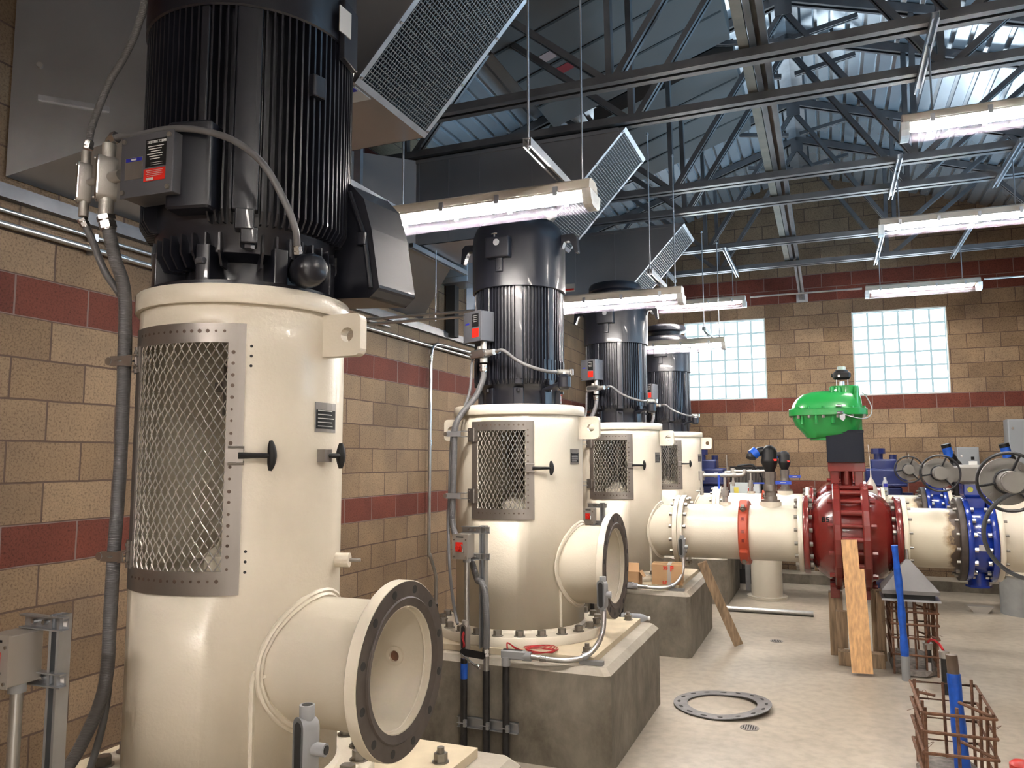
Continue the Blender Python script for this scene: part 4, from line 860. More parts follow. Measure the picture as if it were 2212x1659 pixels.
def actuator(y, label):
    t = thing('valve_actuator', (3.79, y, 1.70), label, 'actuator')
    m = MB(); m.rbox((3.79, y, 1.845), (.31, .34, .285), .006); m.bb(3.632, 3.948, y-.175, y+.175, 1.965, 1.99); m.build('mounting_box', mat('black_bracket_box', (.004, .007, .016), .35, spec=.25), t)
    def loft(levels, name, m_, n=40):
        rings = []
        for z, x0, x1, hy, hy1 in levels:
            cx, hx = (x0+x1)/2, (x1-x0)/2; ring = []
            for k in range(n):
                a = 2*PI*k/n; ca, sa = math.cos(a), math.sin(a); e = .62; hh = hy if ca < 0 else hy1
                ring.append(Vector((cx+hx*math.copysign(abs(ca)**e, ca), y-.02+(hy+(hy1-hy)*(ca+1)/2)*math.copysign(abs(sa)**e, sa), z)))
            rings.append(ring)
        return MB().rings(rings, True, True).build(name, m_, t)
    loft([(2.185, 3.345, 3.955, .24, .20), (2.23, 3.355, 3.95, .235, .19), (2.28, 3.385, 3.945, .21, .17), (2.325, 3.44, 3.93, .165, .15), (2.35, 3.53, 3.90, .10, .12)], 'upper_case', green)
    loft([(2.125, 3.325, 3.99, .27, .22), (2.13, 3.32, 3.995, .275, .225), (2.185, 3.32, 3.995, .275, .225), (2.19, 3.325, 3.99, .27, .22)], 'joint_flange', green)
    loft([(1.91, 3.56, 3.80, .10, .10), (1.925, 3.47, 3.84, .15, .13), (1.98, 3.43, 3.92, .19, .15), (2.04, 3.375, 3.93, .22, .17), (2.125, 3.345, 3.955, .24, .20)], 'lower_case', green)
    MB().cyl((3.62, y-.03, 1.905), (3.62, y-.03, 1.955), .125, n=32).build('bottom_cap', green, t)
    m = MB(); m.rbox((3.795, y-.03, 2.33), (.235, .22, .13), .03); m.cyl((3.83, y-.06, 2.19), (3.83, y-.06, 2.395), .10, n=28)
    for xx in (3.70, 3.76, 3.90): m.cyl((xx, y-.15, 2.19), (xx, y-.15, 2.385), .017, n=10)
    m.cyl((3.86, y-.02, 1.98), (3.86, y-.02, 2.13), .085, n=28); m.build('shaft_housing', green, t)
    for (xx, yy) in ((3.36, -.12), (3.41, -.235), (3.50, -.262), (3.62, -.262), (3.74, -.255), (3.86, -.235), (3.96, -.19)): MB().cyl((xx, y+yy, 2.188), (xx, y+yy, 2.205), .013, n=10).build('case_bolt', green, t); MB().hexa((xx, y+yy, 2.10), (xx, y+yy, 2.127), .014).build('case_bolt', boltm, t)
    for (xx, yy) in ((3.44, -.22), (3.56, -.245), (3.70, -.225)): MB().cyl((xx, y+yy, 2.05), (xx, y+yy, 2.13), .016, n=10).build('cast_rib', green, t)
    m = MB(); m.cyl((3.735, y-.27, 2.205), (3.775, y-.29, 2.20), .012); m.cyl((3.735, y-.29, 2.14), (3.775, y-.30, 2.14), .014); m.hexa((3.76, y-.30, 2.14), (3.785, y-.31, 2.14), .017); m.build('tube_fittings', chrome, t)
    MB().tube([(3.77, y-.30, 2.135), (3.86, y-.31, 2.10), (3.95, y-.28, 2.085), (4.01, y-.22, 2.12), (4.02, y-.15, 2.20), (3.98, y-.10, 2.30), (3.95, y-.08, 2.33)], .005, n=8).build('air_tube', galv, t)
    m = MB(); m.prism([(3.755, y-.315, 2.12), (3.80, y-.315, 2.125), (3.80, y-.315, 2.09), (3.785, y-.315, 2.065), (3.755, y-.315, 2.085)], (0, .002, 0)); m.build('metal_tag', galv, t)
    s = MB(); s.cyl((3.79, y-.03, 2.39), (3.79, y-.03, 2.44), .022)
    for xx in (3.745, 3.84): s.cyl((xx, y-.03, 2.39), (xx, y-.03, 2.46), .004, n=6)
    s.build('bracket_posts', galv, t); w_ = MB(); w_.rbox((3.79, y-.03, 2.495), (.15, .12, .07), .03); w_.cyl((3.79, y-.03, 2.53), (3.79, y-.03, 2.545), .055); w_.cyl((3.70, y-.03, 2.50), (3.87, y-.03, 2.50), .018); sw = w_.build('switch_box', blackrub, t)
    MB().cyl((3.765, y-.092, 2.49), (3.765, y-.096, 2.49), .012).build('plug', chrome, sw)
    d = MB(); d.lathe((3.79, y-.03, 2.545), Z, [(.038, 0), (.038, .025), (.034, .034), (.001, .036)], 24); d.build('indicator_dome', clearpl, t); MB().cyl((3.79, y-.03, 2.546), (3.79, y-.03, 2.572), .024).build('green_indicator', green, t)
    return t
A3 = actuator(Y3, 'bright green valve actuator on its black box, above the red valve')
def spool_b(y, label):
    t = thing('pipe_spool', (4.45, y, ZC), label, 'pipe', 'scorched cream pipe spools'); m = MB(); flg(m, 4.217, 4.257, .345, y); m.cyl((4.25, y, ZC), (4.66, y, ZC), .255, n=48); m.build('pipe', burnt, t)
    q = MB(); flg(q, 4.64, 4.686, .352, y); q.build('bare_flange', darksteel, t); ring_bolts(t, 4.258, 1, y, r=.012); ring_bolts(t, 4.639, -1, y, r=.015)
    return t
B3 = spool_b(Y3, 'short cream pipe with scorch marks between red and blue valves')
def blue_valve(y, label, wheel_label):
    t = thing('butterfly_valve', (4.79, y, .62), label, 'valve', 'blue butterfly valves'); m = MB()
    flg(m, 4.69, 4.732, .352, y); flg(m, 4.868, 4.91, .352, y); m.lathe((0, y, ZC), XV, [(.28, 4.72), (.29, 4.74), (.29, 4.86), (.28, 4.88)], 48)
    m.build('body', bluev, t)
    m = MB(); m.cyl((4.795, y, .66), (4.795, y, .80), .08, n=24); m.cyl((4.795, y, .645), (4.795, y, .665), .10, n=8); m.build('lower_trunnion', bluev, t)
    m = MB(); m.rings([[Vector((4.795+a*w_, y+b*d_, z)) for a, b in ((-1, -1), (1, -1), (1, 1), (-1, 1))] for z, w_, d_ in ((1.28, .065, .10), (1.40, .075, .10), (1.42, .09, .12), (1.515, .09, .12))], True); m.build('upper_neck', bluev, t, bevel=.008)
    q = MB()
    for sx in (-1, 1):
        MB().rings([[Vector((4.80+sx*.085, y+yy, z)) for yy, z in ((-.34, 1.05), (-.33, 1.13), (-.325, 1.05), (-.335, .97))], [Vector((4.80+sx*.065, y+yy, z)) for yy, z in ((-.30, 1.05), (-.30, 1.13), (-.295, 1.05), (-.30, .97))]], True)
    for k in range(16):
        a = 2*PI*(k+.5)/16; yy, zz = .312*math.sin(a), .312*math.cos(a)
        for x, d in ((4.733, 1), (4.867, -1)): bolt((x, y+yy, ZC+zz), XV*d, t, .021, .03, chrome, washer=False)
    MB().bb(4.77, 4.83, y-.3505, y-.3495, .92, .97); MB().box((4.80, y-.293, 1.0), (.06, .003, .05)).build('data_tag', whitelab, t)
    m = MB(); m.cyl((4.755, y-.121, 1.47), (4.755, y-.124, 1.47), .022, n=20); m.build('round_yellow_tag', mat('yellow_tag', (.55, .58, .12), .5), t)
    gx, gz, gy = 4.515, 1.61, y-.32
    g = MB(); g.rbox((4.69, y-.06, 1.60), (.30, .22, .13), .02); g.rbox((4.78, y, 1.60), (.18, .26, .16), .03); g.cyl((gx, y-.20, gz), (gx, y-.02, gz), .075, n=28); g.bb(4.52, 4.70, y-.12, y-.0, 1.555, 1.645); gb = g.build('gearbox', gearbox, t)
    m = MB(); m.cyl((gx, y-.215, gz), (gx, y-.195, gz), .125, n=40); m.cyl((gx, y-.36, gz), (gx, y-.2, gz), .058, n=28); m.cyl((gx, y-.38, gz), (gx, y-.36, gz), .052, n=28); m.build('input_flange', gearbox, t)
    for k in range(4): a = PI/4+k*PI/2; MB().cyl((gx+.10*math.cos(a), y-.23, gz+.10*math.sin(a)), (gx+.10*math.cos(a), y-.214, gz+.10*math.sin(a)), .014, n=10).build('bolt', gearbox, t)
    w_ = MB(); wy = y-.405 if False else y-.30; w_.torus((gx, wy, gz), (0, 1, 0), .150, .0085, 48, 8)
    for k in range(3): a = PI/2.6+k*2*PI/3; w_.tube([(gx+.05*math.cos(a), wy+.05, gz+.05*math.sin(a)), (gx+.11*math.cos(a), wy+.02, gz+.11*math.sin(a)), (gx+.150*math.cos(a), wy, gz+.150*math.sin(a))], .007, n=8, smooth=3)
    w_.torus((gx, wy+.05, gz), (0, 1, 0), .06, .008, 30, 6); w_.build('handwheel', wheelblk, t)
    return t
U3 = blue_valve(Y3, 'blue butterfly valve with grey gearbox and black handwheel, middle one', '')
def spool_c(y, label, x1=XR-.02):
    t = thing('pipe_spool', (5.4, y, ZC), label, 'pipe', 'cream pipes beyond the blue valves'); m = MB(); flg(m, 4.915, 4.955, .345, y); m.cyl((4.95, y, ZC), (x1, y, ZC), .262, n=48); m.build('pipe', cream, t); ring_bolts(t, 4.956, 1, y, r=.012); return t
G3 = spool_c(Y3, 'cream pipe running right from the middle blue valve')
for o, l in ((S3, 'rear cream pipe bolted to the farthest pump, mostly hidden by the nearer one'), (K3, 'orange grooved coupling on the rear cream pipe, only its top showing'), (V3, 'rear red flanged valve, mostly hidden behind the nearer red valve'), (B3, 'rear short cream pipe, scorched, a bottle standing on it'), (U3, 'farthest blue butterfly valve with handwheel, nearest the windowed wall'), (G3, 'rear cream pipe running right from the farthest blue valve')): dup(o, (0, DY, 0), l)
dup(U3, (0, -DY, 0), 'nearest blue valve with black handwheel, cut off by the right edge'); dup(G3, (0, -DY, 0), 'nearest cream pipe at the far right, behind the cut off handwheel')
m = MB(); m.torus((4.60, 4.70, 1.345), (0, 1, 0), .225, .011, 60, 8); 
tag(m.build('rubber_ring', mat('dark_grey_rubber', (.05, .055, .06), .6)), 'dark rubber ring hanging from the nearest gearbox at the right edge', 'rubber ring')
# air release and drain assemblies
def air_valve(x, y, label, s=1.0, capx=-.15):
    t = thing('air_release_valve', (x, y, 1.335), label, 'air valve', 'black air release valves'); z = 1.335
    m = MB(); m.cyl((x, y, z), (x, y, z+.02), .085*s, n=28); m.cyl((x, y, z+.02), (x, y, z+.05), .06*s); m.cyl((x, y, z+.05), (x, y, z+.27*s), .052*s, n=8, smooth=False); m.cyl((x, y, z+.10), (x, y, z+.16), .062*s, n=20); m.cyl((x, y, z+.22*s), (x, y, z+.28*s), .058*s, n=8, smooth=False); m.build('ball_valve', stain, t)
    m = MB(); m.rings([[Vector((x+.05+a, y-.06+b, z+.165)) for a, b in ((0, -.008), (.14, -.008), (.14, .008), (0, .008))], [Vector((x+.05+a, y-.06+b, z+.195)) for a, b in ((0, -.008), (.14, -.008), (.14, .008), (0, .008))]], True); m.use(1); m.box((x+.12, y-.0695, z+.18), (.05, .001, .008)); m.build('blue_lever', [bluehandle, whitelab], t, bevel=.003)
    m = MB(); zz = z+.28*s; m.lathe((x, y, zz), Z, [(.001, -.01), (.04*s, -.01), (.05*s, .02), (.07*s, .07*s), (.078*s, .09*s), (.078*s, .11*s), (.07*s, .125*s), (.07*s, .19*s), (.06*s, .22*s), (.03, .245*s), (.001, .25*s)], 28)
    m.tube([(x+.02, y, zz+.17*s), (x-.05, y, zz+.195*s), (x+capx*.8, y-.01, zz+.18*s)], .042*s, n=16); m.build('black_body', blackrub, t)
    m = MB(); p = Vector((x+capx*.75, y-.01, zz+.19*s)); m.cyl(p, p+Vector((-.045, -.02, -.035)), .052*s, n=20); m.use(1); m.cyl(p+Vector((-.045, -.02, -.035)), p+Vector((-.05, -.03, -.065)), .048*s, n=20); m.build('blue_cap', [bluetape, blackrub], t)
    m = MB(); m.box((x+.05*s, y-.062*s, zz+.11*s), (.04, .004, .02)); m.build('red_mark', redp, t)
    return t
air_valve(3.13, Y3, 'black air valve with blue cap and blue lever on the nearer pipe')
air_valve(3.13, Y4, 'rear black air valve with blue lever, right of the nearer air valve', .95, -.14)
def manifold(x, y, label, mir=1):
    t = thing('tap_manifold', (x, y, 1.325), label, 'pipe fittings', 'small metal tap manifolds'); z = 1.325; k = stain
    m = MB(); m.cyl((x, y, z), (x, y, z+.04), .03, n=6, smooth=False); m.cyl((x, y, z+.03), (x, y, z+.14), .026); m.cyl((x, y, z+.06), (x, y, z+.11), .038, n=8, smooth=False); m.build('ball_valve', castal, t)
    a = MB(); a.rbox((x-.05*mir, y-.045, z+.19), (.022, .012, .13), .005) if mir > 0 else a.rbox((x+.10, y-.045, z+.105), (.14, .012, .02), .005); a.build('blue_lever', bluehandle, t)
    m = MB(); zz = z+.255; m.cyl((x, y, z+.13), (x, y, zz), .014)
    m.tube([(x-.20, y, zz), (x+.13, y, zz), (x+.18, y, zz+.02), (x+.19, y, zz+.05)], .017, n=12, smooth=3)
    for xx in (x-.2, x-.08, x+.0, x+.09): m.cyl((xx-.018, y, zz), (xx+.018, y, zz), .024, n=14)
    m.cyl((x-.22, y, zz-.05), (x-.22, y, zz+.04), .028); m.cyl((x-.22, y, zz-.14), (x-.22, y, zz-.03), .012); m.cyl((x-.22, y, zz-.19), (x-.22, y, zz-.12), .018); m.cyl((x-.27, y-.01, zz-.155), (x-.2, y, zz-.155), .010); m.build('fittings', castal, t)
    return t
manifold(2.715, Y3, 'metal tap fittings with upright blue lever on the nearer cream pipe'); manifold(2.715, Y4, 'metal tap fittings with level blue lever on the rear cream pipe', -1)
# right-hand blue capped fittings seen above the wheels
for (x, y, z, l) in ((5.62, Y4, 1.62, 'blue capped black vent standing in front of the grey wall cabinet'), (5.03, Y4, 1.62, 'blue and black vent head behind the middle gearbox')):
    t = thing('vent_head', (x, y, z-.32), l, 'vent', 'blue capped vents'); m = MB(); m.cyl((x, y, z-.318), (x, y, z+.02), .05); m.lathe((x, y, z-.05), Z, [(.05, 0), (.075, .02), (.075, .1), (.05, .14), (.001, .16)], 20); m.tube([(x, y, z+.07), (x-.03, y-.02, z+.13), (x-.06, y-.02, z+.17)], .045, n=14); m.build('body', blackrub, t)
    MB().cyl((x-.055, y-.02, z+.13), (x-.085, y-.03, z+.25), .052, n=20).build('blue_cap', bluetape, t); MB().cyl((x-.083, y-.03, z+.245), (x-.093, y-.033, z+.285), .054, n=20).build('black_end', blackrub, t)
    if x < 5.3: MB().bb(x-.05, x+.05, y-.06, y+.06, z-.40, z-.34).build('tan_block', cream, t)
# supports
t = thing('pipe_support', (2.87, Y4, 0), 'round cream pipe support standing on the floor under the rear pipe', 'pipe support'); MB().cyl((2.87, Y4, .03), (2.87, Y4, .788), .19, n=40).build('column', cream, t); MB().cyl((2.87, Y4, 0), (2.87, Y4, .03), .245, n=40).build('base_flange', cream, t)
t = thing('concrete_pier', (5.66, 10.42, 0), 'round concrete pier with a cream saddle plate at the right edge', 'pier'); MB().cyl((5.66, 10.42, 0), (5.66, 10.42, .44), .27, n=40).build('pier', mat('grey_pier_concrete', (.30, .31, .31), .8, noise=.15), t); m = MB(); m.cyl((5.66, 10.42, .44), (5.66, 10.42, .50), .30, n=40); m.bb(5.5, 5.82, 10.3, 10.55, .5, .78); m.build('saddle', cream, t)
# ---- timber props, leaning board
def leaning(name, label, cat, a, b, w_, th, m_, side=(1, 0, 0), notch=None):
    a, b = Vector(a), Vector(b); u = (b-a).normalized(); s = Vector(side); s = (s-u*s.dot(u)).normalized(); n = s.cross(u); L_ = (b-a).length
    if notch: k, d = notch; poly = [a-s*w_/2, a+s*w_/2, a+s*w_/2+u*k, a+s*(w_/2-d)+u*k, b+s*(w_/2-d), b-s*w_/2]
    else: poly = [a-s*w_/2, a+s*w_/2, b+s*w_/2, b-s*w_/2]
    return tag(MB().prism([p-n*th/2 for p in poly], n*th).build(name, m_, bevel=.003), label, cat)
leaning('wooden_board', 'bright fir board with a notch leaning on the big red valve', 'board', (3.835, 7.02, .02), (3.80, 7.262, 1.05), .158, .038, wood, notch=(.82, .035))
for x0, x1, y0, y1, z0, z1, l in ((3.66, 4.02, 7.30, 7.42, 0, .115, 'short timber sill on the floor under the red valve'), (3.60, 3.715, 7.66, 7.78, 0, .545, 'left upright timber post under the red valve'), (3.945, 4.05, 7.60, 7.70, 0, .60, 'right upright timber post beside the fir board'), (3.655, 3.745, 7.44, 7.54, .115, .42, 'shorter light-ended timber prop left of the fir board'), (3.98, 4.04, 7.45, 7.55, .115, .60, 'timber prop touching the right edge of the fir board'), (4.00, 4.045, 7.80, 8.1, 0, .20, 'timber offcut on edge between the red valve and the rebar cage')):
    tag(MB().bb(x0, x1, y0, y1, z0, z1).build('timber_block', oldwood, bevel=.004), l, 'timber')
leaning('timber_plank', 'weathered grey stick leaning against the third concrete pedestal', 'plank', (2.805, 7.70, .015), (2.515, 7.53, .775), .085, .04, oldwood, side=(1, .2, 0))
# ---- sheet-metal pyramid over the far cage
t = thing('steel_hood', (4.22, 7.26, .60), 'grey steel pyramid hood sitting on the farther rebar cage', 'hood'); m = MB()
m.rings([[Vector((4.218+a*w_, 7.27+b*d_, z)) for a, b in ((-1, -1), (1, -1), (1, 1), (-1, 1))] for z, w_, d_ in ((.648, .208, .17), (.678, .208, .17), (.682, .203, .165), (.91, .014, .012))], True); m.build('pyramid', mat('brushed_grey_plate', (.17, .165, .165), .55, metal=.4, noise=.1), t)
MB().bb(4.005, 4.43, 7.09, 7.46, .595, .61).build('base_plate', galv, t); MB().bb(4.03, 4.39, 7.12, 7.43, .61, .648).build('gasket', blackrub, t)
MB().cyl((4.218, 7.27, .90), (4.218, 7.27, .99), .012).build('adjusting_bolt', chrome, t)
# ---- rebar cages
def cage(x0, x1, y0, y1, zt, hoops, nx, ny, label, conc, tails=True):
    t = thing('rebar_cage', ((x0+x1)/2, (y0+y1)/2, 0), label, 'rebar cage', 'rusty rebar cages'); r = .0085
    def bar(pts, nm='bar', rr=r, sm=0): MB().tube(pts, rr, n=7, smooth=sm).build(nm, rust, t)
    for k in range(nx+1):
        x = x0+(x1-x0)*k/nx
        for y in (y0, y1): j = lambda: random.uniform(-.008, .008); bar([(x+j(), y+j(), .0), (x+j(), y+j(), zt+random.uniform(0, .03))], 'vertical_bar')
    for k in range(1, ny):
        y = y0+(y1-y0)*k/ny
        for x in (x0, x1): j = lambda: random.uniform(-.01, .01); bar([(x+j(), y+j(), 0), (x+j(), y+j(), zt+random.uniform(-.01, .02))], 'vertical_bar')
    for i, z in enumerate(hoops):
        e = .014; j = random.uniform(-.006, .006); bar([(x0-e, y0-e, z), (x1+e, y0-e, z+j), (x1+e+.006, y1+e, z+j), (x0-e, y1+e, z), (x0-e, y0-e-.002, z+.004)], 'hoop')
        if tails and i % 2 == 0: bar([(x1, y0, z+.01), (x1-.13, y0+.12, z+.035)], 'hook_end')
        if tails and i == 0: bar([(x0, y1, z-.05), (x0+.11, y1-.02, z-.06)], 'hook_end')
    for k in range(10):
        x = random.choice((x0, x1)); y = random.uniform(y0, y1); z = random.choice(hoops); bar([(x, y, z), (x+random.uniform(-.05, .05), y+random.uniform(-.04, .04), z+random.uniform(-.01, .05)), (x+random.uniform(-.09, .09), y, z+random.uniform(-.03, .04))], 'tie_wire', .0012, 4)
    m = MB(); n = 22; rings = []
    for z, s_ in ((.0, 1.15), (conc*.7, 1.10), (conc, .9)):
        rings.append([Vector(((x0+x1)/2+(x1-x0)*.5*s_*math.copysign(abs(math.cos(2*PI*k/n))**.6, math.cos(2*PI*k/n))*random.uniform(.94, 1.06), (y0+y1)/2+(y1-y0)*.5*s_*math.copysign(abs(math.sin(2*PI*k/n))**.6, math.sin(2*PI*k/n))*random.uniform(.94, 1.06), z+random.uniform(0, .012))) for k in range(n)])
    m.rings(rings, True); m.build('rough_concrete', rough_conc, t); return t
cage(4.05, 4.35, 4.60, 5.19, .455, (.445, .355, .25, .13), 2, 3, 'rusty rebar cage nearest the viewer in the lower right corner', .045)
cage(4.085, 4.40, 7.20, 7.95, .56, (.50, .40, .29, .16), 4, 4, 'farther rusty rebar cage under the steel pyramid hood', .05, True)
# ---- stub-ups
t = thing('pipe_stub', (4.148, 7.01, 0), 'tall slim pipe wrapped in blue tape rising in front of the hood', 'pipe stub'); MB().cyl((4.148, 7.01, 0), (4.146, 7.005, .19), .031).build('grey_sleeve', castgrey, t)
MB().tube([(4.146, 7.005, .18), (4.138, 6.99, .45), (4.128, 6.97, .70), (4.105, 6.94, 1.05)], .029, n=12, rf=lambda u: 1+.12*math.sin(u*19)-.15*u).build('blue_wrap', bluetape, t)
t = thing('pipe_stub', (4.25, 4.99, 0), 'blue taped pipe with bare brown top inside the nearest rebar cage', 'pipe stub'); MB().tube([(4.262, 5.02, 0), (4.252, 5.03, .25), (4.243, 5.05, .545)], .036, n=14, rf=lambda u: 1.12+.05*math.sin(u*15)-.2*u).build('blue_wrap', bluetape, t); MB().cyl((4.243, 5.05, .54), (4.238, 5.055, .645), .030).build('brown_top', mat('dirty_brown_pvc', (.14, .10, .07), .6, noise=.3), t)
for x, y, z, l in ((4.33, 7.22, .26, 'short black conduit stub with silver collar, left end of the red wire'), (4.385, 6.72, .31, 'thicker black conduit stub behind the blue taped pipe, right end of red wire')):
    t = thing('conduit_stub', (x, y, 0), l, 'conduit stub'); MB().cyl((x, y, 0), (x, y, z-.03), .024).build('taped_pipe', blackpipe, t); m = MB(); m.cyl((x, y, z-.05), (x, y, z-.015), .032); m.cyl((x, y, z-.015), (x, y, z), .037); m.build('collar', castal, t)
MB().bb(4.31, 4.345, 7.192, 7.196, .03, .11).build('paper_label', whitelab, [o for o in C.objects if o.name.startswith('conduit_stub')][0])
tag(MB().tube([(4.33, 7.21, .262), (4.345, 7.08, .315), (4.37, 6.9, .33), (4.385, 6.73, .312)], .009, n=8).build('red_cable', redwire), 'red cable arching between the two black conduit stubs', 'cable')
tag(MB().lathe((4.585, 5.27, 0), Z, [(.001, .0), (.065, 0), (.065, .03), (.05, .045), (.001, .05)], 24).build('pipe_plug', redp), 'red plastic plug on the floor in the lower right corner', 'cap')
# ---- steel ring, drains, loose pipe, bracket on the floor
m = MB(); R0, R1 = .335, .238; cx, cy = 2.885, 5.825; n = 72
tilt = lambda x, y: .006+.03*max(0, (x-cx)/R0)
def ringpt(r, a, dz, ox=0): x, y = cx+ox+r*math.cos(a), cy+r*math.sin(a); return Vector((x, y, tilt(x, y)+dz))
m.rings([[ringpt(R1, 2*PI*k/n, 0, .0) , ringpt(R0, 2*PI*k/n, 0), ringpt(R0, 2*PI*k/n, .006), ringpt(R1, 2*PI*k/n, .006, .0)] for k in range(n+1)], False, False)
m.use(1)
for k in range(16):
    a = 2*PI*k/16+.1; p = ringpt(.298, a, .0062); u = Vector((-math.sin(a), math.cos(a), 0)); v = Vector((math.cos(a), math.sin(a), 0)); m.prism([p+u*.026*math.cos(q*PI/6)+v*.012*math.sin(q*PI/6) for q in range(12)], (0, 0, .0006))
tag(m.build('steel_ring', [mat('mill_steel_ring', (.20, .20, .21), .4, metal=.8, noise=.35, nscale=8), darkint]), 'flat steel ring gasket template with slots lying on the floor', 'steel ring')
def drain(x, y, label, r=.06):
    t = thing('floor_drain', (x, y, 0), label, 'floor drain', 'floor drains'); m = MB(); m.lathe((x, y, 0), Z, [(r*.86, .0), (r, 0), (r, .004), (r*.86, .004), (r*.86, .0)], 32); m.build('rim', stain, t); MB().cyl((x, y, .0005), (x, y, .0015), r*.87, n=28).build('sump', darkint, t); g = MB()
    for k in range(7): xx = (k-3)*r*.25; h = math.sqrt(max(0, (r*.86)**2-xx*xx)); g.bb(x+xx-r*.06, x+xx+r*.06, y-h, y+h, .001, .004)
    g.build('grate', stain, t); return t
drain(3.105, 5.43, 'round slotted floor drain beside the steel ring'); drain(3.12, 8.04, 'round floor drain farther back beside the weathered stick')
tag(MB().cyl((2.40, 9.40, .03), (3.43, 9.42, .03), .03, n=20).build('loose_pipe', emt), 'loose steel pipe lying on the floor below the rear pipe', 'pipe')
t = thing('floor_bracket', (5.18, 10.38, 0), 'small angled grey bracket on the floor right of the rear pipe', 'bracket'); m = MB(); m.rings([[Vector((5.18+a*w_, 10.38+b*.06, z)) for a, b in ((-1, -1), (1, -1), (1, 1), (-1, 1))] for z, w_ in ((0, .07), (.05, .11), (.07, .13))], True); m.build('bracket', castal, t)
# ---- blue compressors, radiator, control box, cabinets at the back wall
def compressor(x, label, w_=.50):
    t = thing('compressor', (x, 11.3, 0), label, 'compressor', 'dark blue machines'); y = 11.3
    m = MB(); m.rbox((x, y, .95), (w_*.72, .36, .85), .03); 
    m.build('crankcase', navy, t, bevel=.01)
    m = MB(); m.rbox((x, y, 1.50), (w_*.98, .40, .22), .04); m.rbox((x, y, 1.40), (w_*.95, .42, .03), .01); m.rbox((x-.02, y, 1.66), (w_*.62, .3, .14), .03); m.build('cylinder_head', navy, t, bevel=.008)
    m = MB(); m.cyl((x-w_*.15, y-.05, 1.70), (x-w_*.15, y-.05, 1.82), .055); m.cyl((x-w_*.15, y-.05, 1.80), (x-w_*.15, y-.05, 1.87), .085, n=8, smooth=False); m.cyl((x+w_*.2, y, 1.72), (x+w_*.2, y, 1.79), .045, n=8, smooth=False); m.build('top_valves', navy, t)
    for k in range(4): MB().bb(x-w_*.25, x+w_*.22, y-.19, y-.178, 1.06+.08*k, 1.075+.08*k).build('rib', navy, t)
    for k in range(5): MB().cyl((x-w_*.36+w_*.18*k, y-.215, 1.40), (x-w_*.36+w_*.18*k, y-.205, 1.40), .013, n=8).build('bolt', navy, t)
    m = MB(); m.tube([(x+w_*.42, y-.1, 1.55), (x+w_*.6, y-.1, 1.55), (x+w_*.75, y-.1, 1.56)], .025, n=10); m.cyl((x+w_*.55, y-.1, 1.55), (x+w_*.55, y-.1, 1.80), .006, n=6); m.build('outlet_fitting', castal, t)
    MB().bb(x-w_*.6, x+w_*.5, y-.09, y+.24, 0, .16).build('skid', navy, t); m = MB(); m.cyl((x+w_*.45, y, .16), (x+w_*.45, y, 1.3), .09, n=24); m.build('receiver', navy, t)
    return t
CP = compressor(4.33, 'dark blue compressor at the back wall right of the red valve'); dup(CP, (-2.28, .12, 0), 'dark blue compressor at the back wall beside the farthest pump')
t = thing('radiator', (2.62, 11.6, 0), 'dark ribbed radiator standing behind the rear pipe', 'radiator'); m = MB(); m.bb(2.36, 2.86, 11.55, 11.65, 0, 1.60); m.build('core', darkint, t); m = MB()
m.use(0); m.bb(2.34, 2.88, 11.53, 11.67, 1.60, 1.63); m.bb(2.34, 2.37, 11.53, 11.67, 0, 1.60); m.bb(2.85, 2.88, 11.53, 11.67, 0, 1.60); m.build('frame', blackpl, t)
m = MB()
for k in range(24): m.bb(2.378+.0195*k, 2.386+.0195*k, 11.535, 11.55, .2, 1.60)
m.build('fins', mat('brown_radiator_fin', (.10, .085, .075), .6), t)
t = thing('control_box', (2.60, 10.95, 0), 'pale grey control box with yellow and red marks behind the rear pipe', 'control box'); MB().rbox((2.60, 10.95, 1.30), (.38, .14, .24), .01).build('case', mat('pale_grey_enclosure', (.45, .50, .52), .5), t); MB().bb(2.57, 2.63, 10.93, 10.97, 0, 1.19).build('post', galv, t)
MB().bb(2.46, 2.52, 10.876, 10.879, 1.28, 1.36).build('yellow_label', mat('yellow_label', (.6, .5, .08), .5), t); MB().bb(2.64, 2.68, 10.876, 10.879, 1.27, 1.35).build('red_label', redp, t)
tag(MB().tube([(2.48, 11.2, 1.64), (2.65, 11.2, 1.66), (2.72, 11.2, 1.62), (2.78, 11.22, 1.52), (2.80, 11.25, 1.3), (2.80, 11.3, .01)], .014, n=8).build('black_hose', blackrub), 'black hose arching down in front of the radiator', 'hose')
for x0, x1, y0, z0, z1, l in ((5.855, 6.6, 11.95, .9, 2.25, 'large grey electrical cabinet at the right edge of the windowed wall'), (5.26, 5.52, 12.02, 1.30, 1.89, 'small grey electrical cabinet on the wall behind the middle gearbox')):
    t = thing('electrical_cabinet', ((x0+x1)/2, y0+.1, z0), l, 'cabinet', 'grey cabinets on the back wall'); MB().bb(x0, x1, y0, YF-.012, z0, z1).build('enclosure', mat('grey_cabinet_enamel', (.26, .28, .30), .45), t, bevel=.006); MB().bb(x0+.02, x1-.02, y0-.012, y0, z0+.02, z1-.02).build('door', mat('grey_door_enamel', (.24, .26, .28), .45), t); MB().cyl((x0+.05, y0-.02, z1-.12), (x0+.05, y0-.012, z1-.12), .016).build('latch', chrome, t)
    if x0 < 5.5: MB().bb(x0+.13, x1-.03, y0-.015, y0-.012, 1.52, 1.70).build('paper_label', white, t); MB().bb(x0+.16, x1-.06, y0-.015, y0-.012, 1.72, 1.76).build('black_label', blackpl, t) if x0 < 5.5 else None
